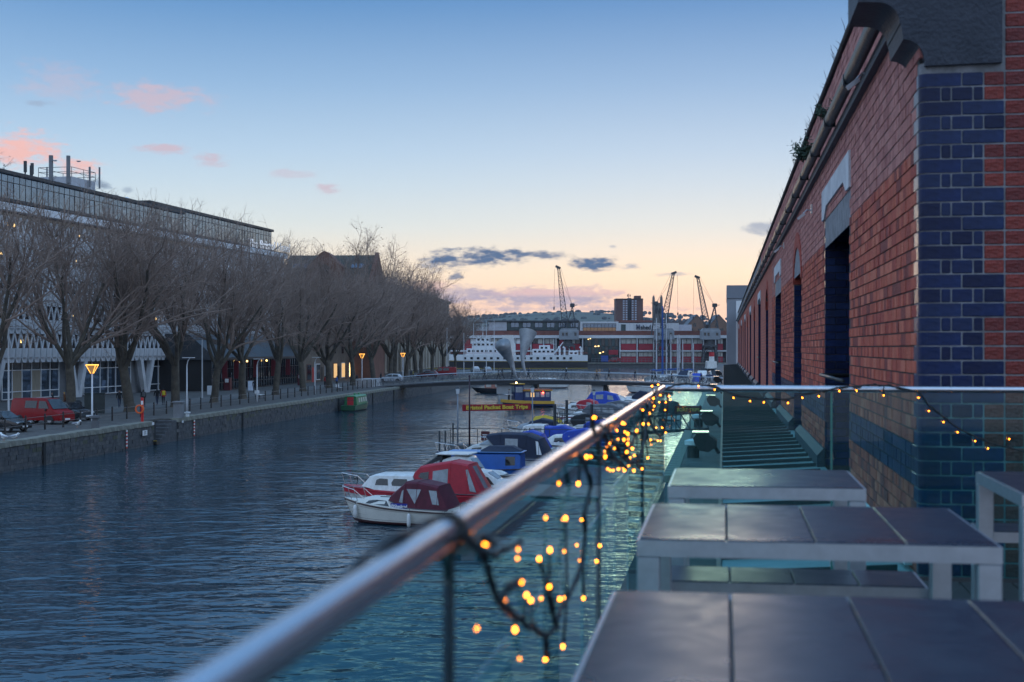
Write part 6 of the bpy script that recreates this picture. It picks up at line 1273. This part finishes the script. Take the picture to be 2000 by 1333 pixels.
en2 = empty('narrowboat', (X_(985,233),233,WAT), PI, 'salmon pink narrowboat half hidden behind the bridge pier', 'boat', 'narrowboats'); narrow(en2,11,2.0,mat('narrowboat black', (.012,.013,.018), .4),mat('salmon paint', (.38,.15,.11), .5),mat('salmon paint', (0,0,0)),BLUP)
# yellow and blue ferry
ef = empty('harbour_ferry', (X_(1028,178),178,WAT), rad(197), 'yellow and blue harbour ferry heading left towards the bridge', 'boat'); FY = mat('ferry yellow', (.60,.33,.04), .45); FB = mat('ferry blue', (.010,.028,.11), .4); FR = mat('ferry orange roof', (.42,.10,.03), .5)
shf = hull(ef,6.9,2.5,1.0,.75,FB,None,boot=BLACK,strake=None); MB().loft([[(x,-h*1.02,z-.36),(x,-h*1.02,z+.03),(x,h*1.02,z+.03),(x,h*1.02,z-.36)] for x,h,z in shf]).build('yellow_band', FY, ef, smooth=40)
wh = [(.6,.85,.8,.75,2.9),(1.75,.8,.85,.70,2.85)]; wh_ = shell(ef,wh,'wheelhouse',FB); side_win(ef,wh,[(.75,.55),(1.65,.55),(1.65,.9),(.75,.9)],CLEAR,wh_); MB().box(1.79,1.81,-.6,.6,1.95,2.7).build('windscreen', CLEAR, wh_); MB().bbox(.45,1.95,-.9,.9,2.91,3.05,.03).build('wheelhouse_roof', FY, ef)
cf = [(-3.0,1.05,.75,.98,2.15),(.58,1.05,.8,.98,2.15)]; cf_ = shell(ef,cf,'cabin',FB); MB().bbox(-3.2,.7,-1.12,1.12,2.16,2.30,.04).build('cabin_roof', FR, ef); MB().bbox(-3.22,.72,-1.14,1.14,2.06,2.15,.02).build('roof_band', FY, ef)
for k in range(5): side_win(ef,cf,[(-2.8+k*.68,.40),(-2.3+k*.68,.40),(-2.3+k*.68,.86),(-2.8+k*.68,.86)],[CLEAR,CREAM,CLEAR,LITD,CLEAR][k],cf_)
MB().ball((1.2,-.5,3.1), .10, 8, 5).build('mast_light', mat('white nav light', (1,.8,.5), .4, emit=(1,.55,.25), es=14), ef); MB().ball((-1.9,-1.12,1.85), .09, 8, 5).ball((-1.9,1.12,1.85), .09, 8, 5).build('port_light', mat('red nav light', (1,.1,.05), .4, emit=(1,.07,.03), es=10), ef)
MB().tube([(2.0,-.7,.95),(2.0,-.75,1.6),(2.9,-.35,1.65),(3.2,0,1.65),(2.9,.35,1.65),(2.0,.75,1.6),(2.0,.7,.95)], .03, 5).build('bow_rail', CHROME, ef)
for k, (x,y,t_) in enumerate(((2.2,-.25,(.5,.45,.38)),(2.45,.3,(.3,.28,.3)))):
    v = Matrix.Rotation(rad(197),3,'Z') @ Vector((x,y,.72)); person(Vector((X_(1028,178),178,WAT))+v, rad(105), 3, t_, NAVY, ['passenger in cream standing at the ferry bow','passenger in grey standing at the ferry bow'][k], 'ferry passengers', None, .95)
# sailing boats and marina behind the bridge
MASTM = mat('mast alloy', (.55,.57,.62), .35, .3); SAILB = mat('blue sail cover', (.03,.09,.30), .7)
sail = [(1280,318,13.5,.2,'leftmost sailing boat mast of the marina cluster',0),(1291,310,16,.15,'sailing boat with the tallest blue-wrapped mast',1),(1298,322,14.5,.1,'sailing boat with mast right of the blue one',0),(1309,330,9.8,.25,'sailing boat whose short mast stands near the middle crane',0),(1318,326,9.4,-.1,'sailing boat with short mast in the middle of the cluster',0),(1324,335,9.8,.2,'sailing boat with thin mast right of the cluster middle',0),(1333,330,8.6,.3,'sailing boat with leaning thin mast right in the cluster',0),(1351,322,7.8,.1,'rightmost sailing boat with a short mast',0)]
for px, Y, h, dr, l, bl_ in sail:
    e_ = empty('sailing_boat', (X_(px,Y),Y,WAT), rad(20+dr*200), l, 'sailing boat', 'sailing boats in the marina'); hull(e_,8,2.5,1.2,.95,WHITE,TEAL); shell(e_,[(-1.5,.8,1.0,.65,1.45),(1.2,.7,1.1,.5,1.4),(1.8,.5,1.1,.35,1.2)],'cabin',WHITE)
    MB().tube([(.6,0,1),(.6,0,1+h)], [.17,.11] if not bl_ else [.26,.18], 6).build('mast', SAILB if bl_ else MASTM, e_); MB().tube([(.55,0,2.3),(-2.8,0,2.35)], .07, 6).build('boom', MASTM, e_); MB().tube([(.4,0,2.5),(-1,0,2.55),(-2.7,0,2.45)], [.2,.22,.1], 7).build('furled_sail', SAILB, e_, smooth=True)
    rg_ = MB(); 
    for a, b_ in (((3.8,0,1.2),(.6,0,1+h)),((-3.9,0,1.0),(.6,0,1+h)),((.4,1.1,1),(.6,0,1+h*.9)),((.4,-1.1,1),(.6,0,1+h*.9))): rg_.tube([a,b_], .022, 3)
    rg_.bar((.6,-.7,1+h*.6),(.6,.7,1+h*.6),.06).build('rigging', DGREY, e_)
for px, Y, dg, l, cov in ((1358,268,95,'white motor boat with blue cover near the rightmost mast',BLUC),(1383,255,100,'white motor boat nearest the grey pavilion beyond the bridge',NAVC),(1372,300,80,'white motor yacht with raked cabin under the right crane',WHITE),(1394,300,95,'dark boat moored against the right quay beyond the bridge',BLKC),(1396,240,98,'low black-hulled boat beside the canopy end',BLKC),(1342,300,60,'white cruiser with navy hood right of the mast cluster',NAVC)):
    e_ = empty('motor_boat', (X_(px,Y),Y,WAT), rad(dg), l, 'boat', 'motor boats in the marina'); hull(e_,8.5,2.9,1.4,1.1,WHITE if cov is not BLKC else HB,WHITE); c_ = [(-2.8,1.1,1.1,.95,1.7),(-1.4,1.2,1.15,1,2.7),(.6,1.15,1.2,.95,2.6),(1.6,1,1.3,.8,1.8),(2.8,.6,1.35,.4,1.5)]; cb_ = shell(e_,c_,'cabin',WHITE); side_win(e_,c_,[(-1.2,.45),(.7,.45),(.5,.85),(-1.1,.85)],DGLASS,cb_); end_win(e_,c_,3,2,.85,.1,.9,DGLASS,cb_); shell(e_,[(-3.6,1.1,1.1,.9,1.2),(-2.6,1.15,1.1,.9,2.2),(-1.45,1.15,1.2,.95,2.72)],'cover',cov)
tg = empty('tug_boat', (X_(1389,420),420,WAT), rad(90), 'small tug with a red and white funnel under the right crane', 'boat'); hull(tg,12,4,1.9,1.4,HB,TEAL); shell(tg,[(-2,1.5,1.4,1.4,3.6),(3,1.4,1.5,1.3,3.6)],'wheelhouse',WHITE); MB().tube([(-1,0,3.6),(-1,0,5.0)], .8, 12).build('funnel', WHITE, tg); MB().tube([(-1,0,5.0),(-1,0,6.3)], .81, 12).build('funnel_top', RED, tg)
# ================================================================== PONTOON, gangway, lamps, banner
PONT = mat('pontoon decking', (.10,.105,.11), .7, 0, .25, 1, .4, 10); DKM = mat('dark galvanised', (.06,.07,.08), .5, .4)
pn = rframe('pontoon', label='floating grey pontoon walkway behind the moored boats', cat='pontoon')
MB().bbox(-10.6,-8.9,50,186,WAT-.3,WAT+.45,.04).build('walkway', PONT, pn)
for y, x0 in ((64.5,-16.5),(76,-16.5),(91,-19.0),(101,-20.2),(121,-17),(138,-16)): MB().bbox(x0,-10.62,y-.55,y+.55,WAT-.3,WAT+.42,.04).build('finger', PONT, pn)
for x, y in ((-19.0,91.6),(-18.6,91.6),(-20.0,101.4)): MB().tube([(x,y,WAT-2),(x,y,WAT+2.0)], .06, 7).build('mooring_pile', DKM, pn)
def railrun(e_, pts, h=1.1, n=2, z=WAT+.42):
    r_i = MB()
    for a, b_ in zip(pts, pts[1:]):
        L_ = math.dist(a,b_); k_ = max(1,int(L_/1.6))
        for k in range(k_+1): x = a[0]+(b_[0]-a[0])*k/k_; y = a[1]+(b_[1]-a[1])*k/k_; MB().tube([(x,y,z),(x,y,z+h)], .03, 5).build('rail_post', DKM, e_)
        for q in range(n): r_i.tube([(a[0],a[1],z+h*(q+1)/n),(b_[0],b_[1],z+h*(q+1)/n)], .028, 5)
    r_i.build('hand_rail', DKM, e_)
railrun(pn, [(-20.0,101.5),(-14.5,101.5),(-11,101.5)], 1.15); railrun(pn, [(-20.0,100.5),(-20.0,101.5)], 1.15)
ld = rframe('landing_stage', label='dark railed landing stage at the foot of the gangway', cat='landing stage')
MB().bbox(-13.2,-8.2,107.5,116,WAT-.3,WAT+.55,.04).build('platform', PONT, ld); railrun(ld, [(-8.3,107.6),(-13.1,107.6),(-13.1,115.9),(-8.3,115.9)], 1.9, 4, WAT+.55)
for x, y in ((-13.1,107.6),(-10.2,107.6),(-13.1,115.9)): MB().tube([(x,y,WAT-2),(x,y,WAT+3.2)], .12, 8).build('pile', DKM, ld)
gw = rframe('gangway', label='lattice gangway sloping from the right quay down to the landing stage', cat='gangway')
A_ = Vector((-1.7,98.0,.12)); B_ = Vector((-8.6,109.5,WAT+.75)); dg = (B_-A_); sd = Vector((dg.y,-dg.x,0)).normalized()*.75
MB().loft([[A_-sd,A_+sd,A_+sd+Vector((0,0,-.12)),A_-sd+Vector((0,0,-.12))],[B_-sd,B_+sd,B_+sd+Vector((0,0,-.12)),B_-sd+Vector((0,0,-.12))]]).build('floor', PONT, gw)
for q in (-1,1):
    tq = MB(); up = Vector((0,0,1.15)); n = 10
    tq.bar(A_+sd*q+up,B_+sd*q+up,.08); tq.bar(A_+sd*q,B_+sd*q,.10)
    for k in range(n+1):
        p = A_+dg*k/n+sd*q; tq.bar(p,p+up,.05)
        if k < n: tq.bar(p,A_+dg*(k+1)/n+sd*q+up,.045)
    tq.build('truss', DKM, gw)
sb = empty('boat_trips_sign', W(1344,801,97.5), -.05, 'maroon board lettered for boat trips above the gangway', 'sign'); MB().bbox(-.95,.95,-.03,.03,-.28,.28,.012).build('board', mat('maroon board', (.09,.012,.016), .5), sb); o = text('lettering','BOAT TRIPS',.33,mat('gold lettering', (.55,.42,.06), .5),sb,(0,-.036,0),(PI/2,0,0),.004,.006,.9); o['kind'] = 'stuff'
for x in (-.85,.85): MB().tube([(x,.06,-1.5),(x,.06,.35)], .04, 6).build('post', DKM, sb)
def plamp(px, pyt, Y, lab):
    e_ = empty('pontoon_lamp', (X_(px,Y),Y,WAT+.42), 0, lab, 'lamp post', 'lamp posts on the pontoon'); zt_ = Z_(pyt,Y)-WAT-.42
    MB().tube([(0,0,0),(0,0,zt_-.45)], [.06,.045], 8).build('pole', mat('blue grey pole', (.20,.23,.28), .45), e_, smooth=True); MB().loft([[(a*.10,b_*.10,zt_-.45) for a,b_ in ((-1,-1),(1,-1),(1,1),(-1,1))],[(a*.15,b_*.15,zt_-.06) for a,b_ in ((-1,-1),(1,-1),(1,1),(-1,1))]]).build('lantern', mat('opal lantern', (.6,.62,.65), .3), e_); MB().loft([[(a*k,b_*k,z_) for a,b_ in ((-1,-1),(1,-1),(1,1),(-1,1))] for k,z_ in ((.17,zt_-.058),(.16,zt_-.02),(.03,zt_+.10))]).build('cap', DGREY, e_)
plamp(894,758,102.5,'left pontoon lamp post beside the maroon banner pole'); plamp(1040,756,104.5,'pontoon lamp post at the right end of the maroon banner'); plamp(1160,763,134,'pontoon lamp post right of the ferry, in front of the bridge pier')
ps = MB().tube([(0,0,0),(0,0,Z_(735,101.5)-WAT-.42)], [.07,.055], 8); ps.ball((0,0,Z_(735,101.5)-WAT-.42), .08, 8, 5); ps.build('banner_pole', mat('dark maroon pole', (.035,.012,.022), .5), loc=(X_(917,101.5),101.5,WAT+.42), smooth=True, label='tall dark maroon pole crossing the left end of the banner', cat='pole')
pL = W(903,797,102.0); pR = W(1037,794.5,104.2); md = (pL+pR)/2; dd = pR-pL; bnr = empty('banner', md, math.atan2(dd.y,dd.x), 'maroon banner with gold boat trip lettering hung above the moored boats', 'banner'); Lb = dd.length; 
b_ = MB(); nn = 16; tilt = dd.z/Lb
b_.loft([[(-Lb/2+Lb*k/nn, .03*math.sin(k*.9)-.006, tilt*(-Lb/2+Lb*k/nn)-.24-.02*math.sin(PI*k/nn)),(-Lb/2+Lb*k/nn, .03*math.sin(k*.9)-.006, tilt*(-Lb/2+Lb*k/nn)+.24-.02*math.sin(PI*k/nn)),(-Lb/2+Lb*k/nn, .03*math.sin(k*.9)+.006, tilt*(-Lb/2+Lb*k/nn)+.24-.02*math.sin(PI*k/nn)),(-Lb/2+Lb*k/nn, .03*math.sin(k*.9)+.006, tilt*(-Lb/2+Lb*k/nn)-.24-.02*math.sin(PI*k/nn))] for k in range(nn+1)]).build('cloth', mat('banner maroon', (.34,.012,.026), .7), bnr, smooth=30)
o = text('lettering','Bristol Packet Boat Trips',.40,mat('banner gold', (.75,.55,.06), .6),bnr,(0,-.045,-.01),(PI/2,-math.atan(tilt),0),.004,.016,1.0); o['kind'] = 'stuff'
# fit lettering to the cloth
w_ = max(v.co.x for v in o.data.vertices)-min(v.co.x for v in o.data.vertices)
for v in o.data.vertices: v.co.x *= Lb*.90/w_
sm_ = empty('notice_board', W(948,852,103), -.1, 'small maroon notice board on the pontoon railing', 'sign'); MB().bbox(-.32,.32,-.03,.03,-.35,.35,.012).build('board', mat('maroon board', (0,0,0)), sm_); MB().box(-.22,.22,-.036,-.031,.06,.12).box(-.18,.18,-.036,-.031,-.06,0).build('print', WPAINT, sm_)
MB().tube([(0,0,0),(0,0,1.0)], .04, 6).build('board_post', DKM, sm_, loc=(0,.05,-1.3))
# bollards on the right quay
for px, py, l in ((1354,894,'white-topped bollard on the right quay seen through the far glass'),(1364,835,'farther white-topped bollard on the right quay beside the gangway')):
    e_ = empty('quay_bollard', WG(px,py,0), 0, l, 'bollard'); MB().lathe([(.32,0),(.32,.55),(.24,.6)], 12).build('shaft', BLACK, e_, smooth=35); MB().lathe([(.26,.6),(.46,.68),(.46,.9),(.2,.98),(.02,1)], 12).build('cap', WPAINT, e_, smooth=35)
# ================================================================== evening haze over the harbour and the hills
hzm = bpy.data.materials.new('evening haze'); hzm.use_nodes = True; t = hzm.node_tree; t.nodes.clear(); o_ = t.nodes.new('ShaderNodeOutputMaterial'); v_ = t.nodes.new('ShaderNodeVolumePrincipled')
v_.inputs['Color'].default_value = (.78,.86,1,1); v_.inputs['Density'].default_value = .00007; v_.inputs['Anisotropy'].default_value = .2; t.links.new(v_.outputs[0], o_.inputs['Volume'])
MB().box(-3500,3500,-300,4000,-6,150).build('haze', hzm, kind='stuff', label='thin blue evening haze lying over the harbour and hills', cat='haze')
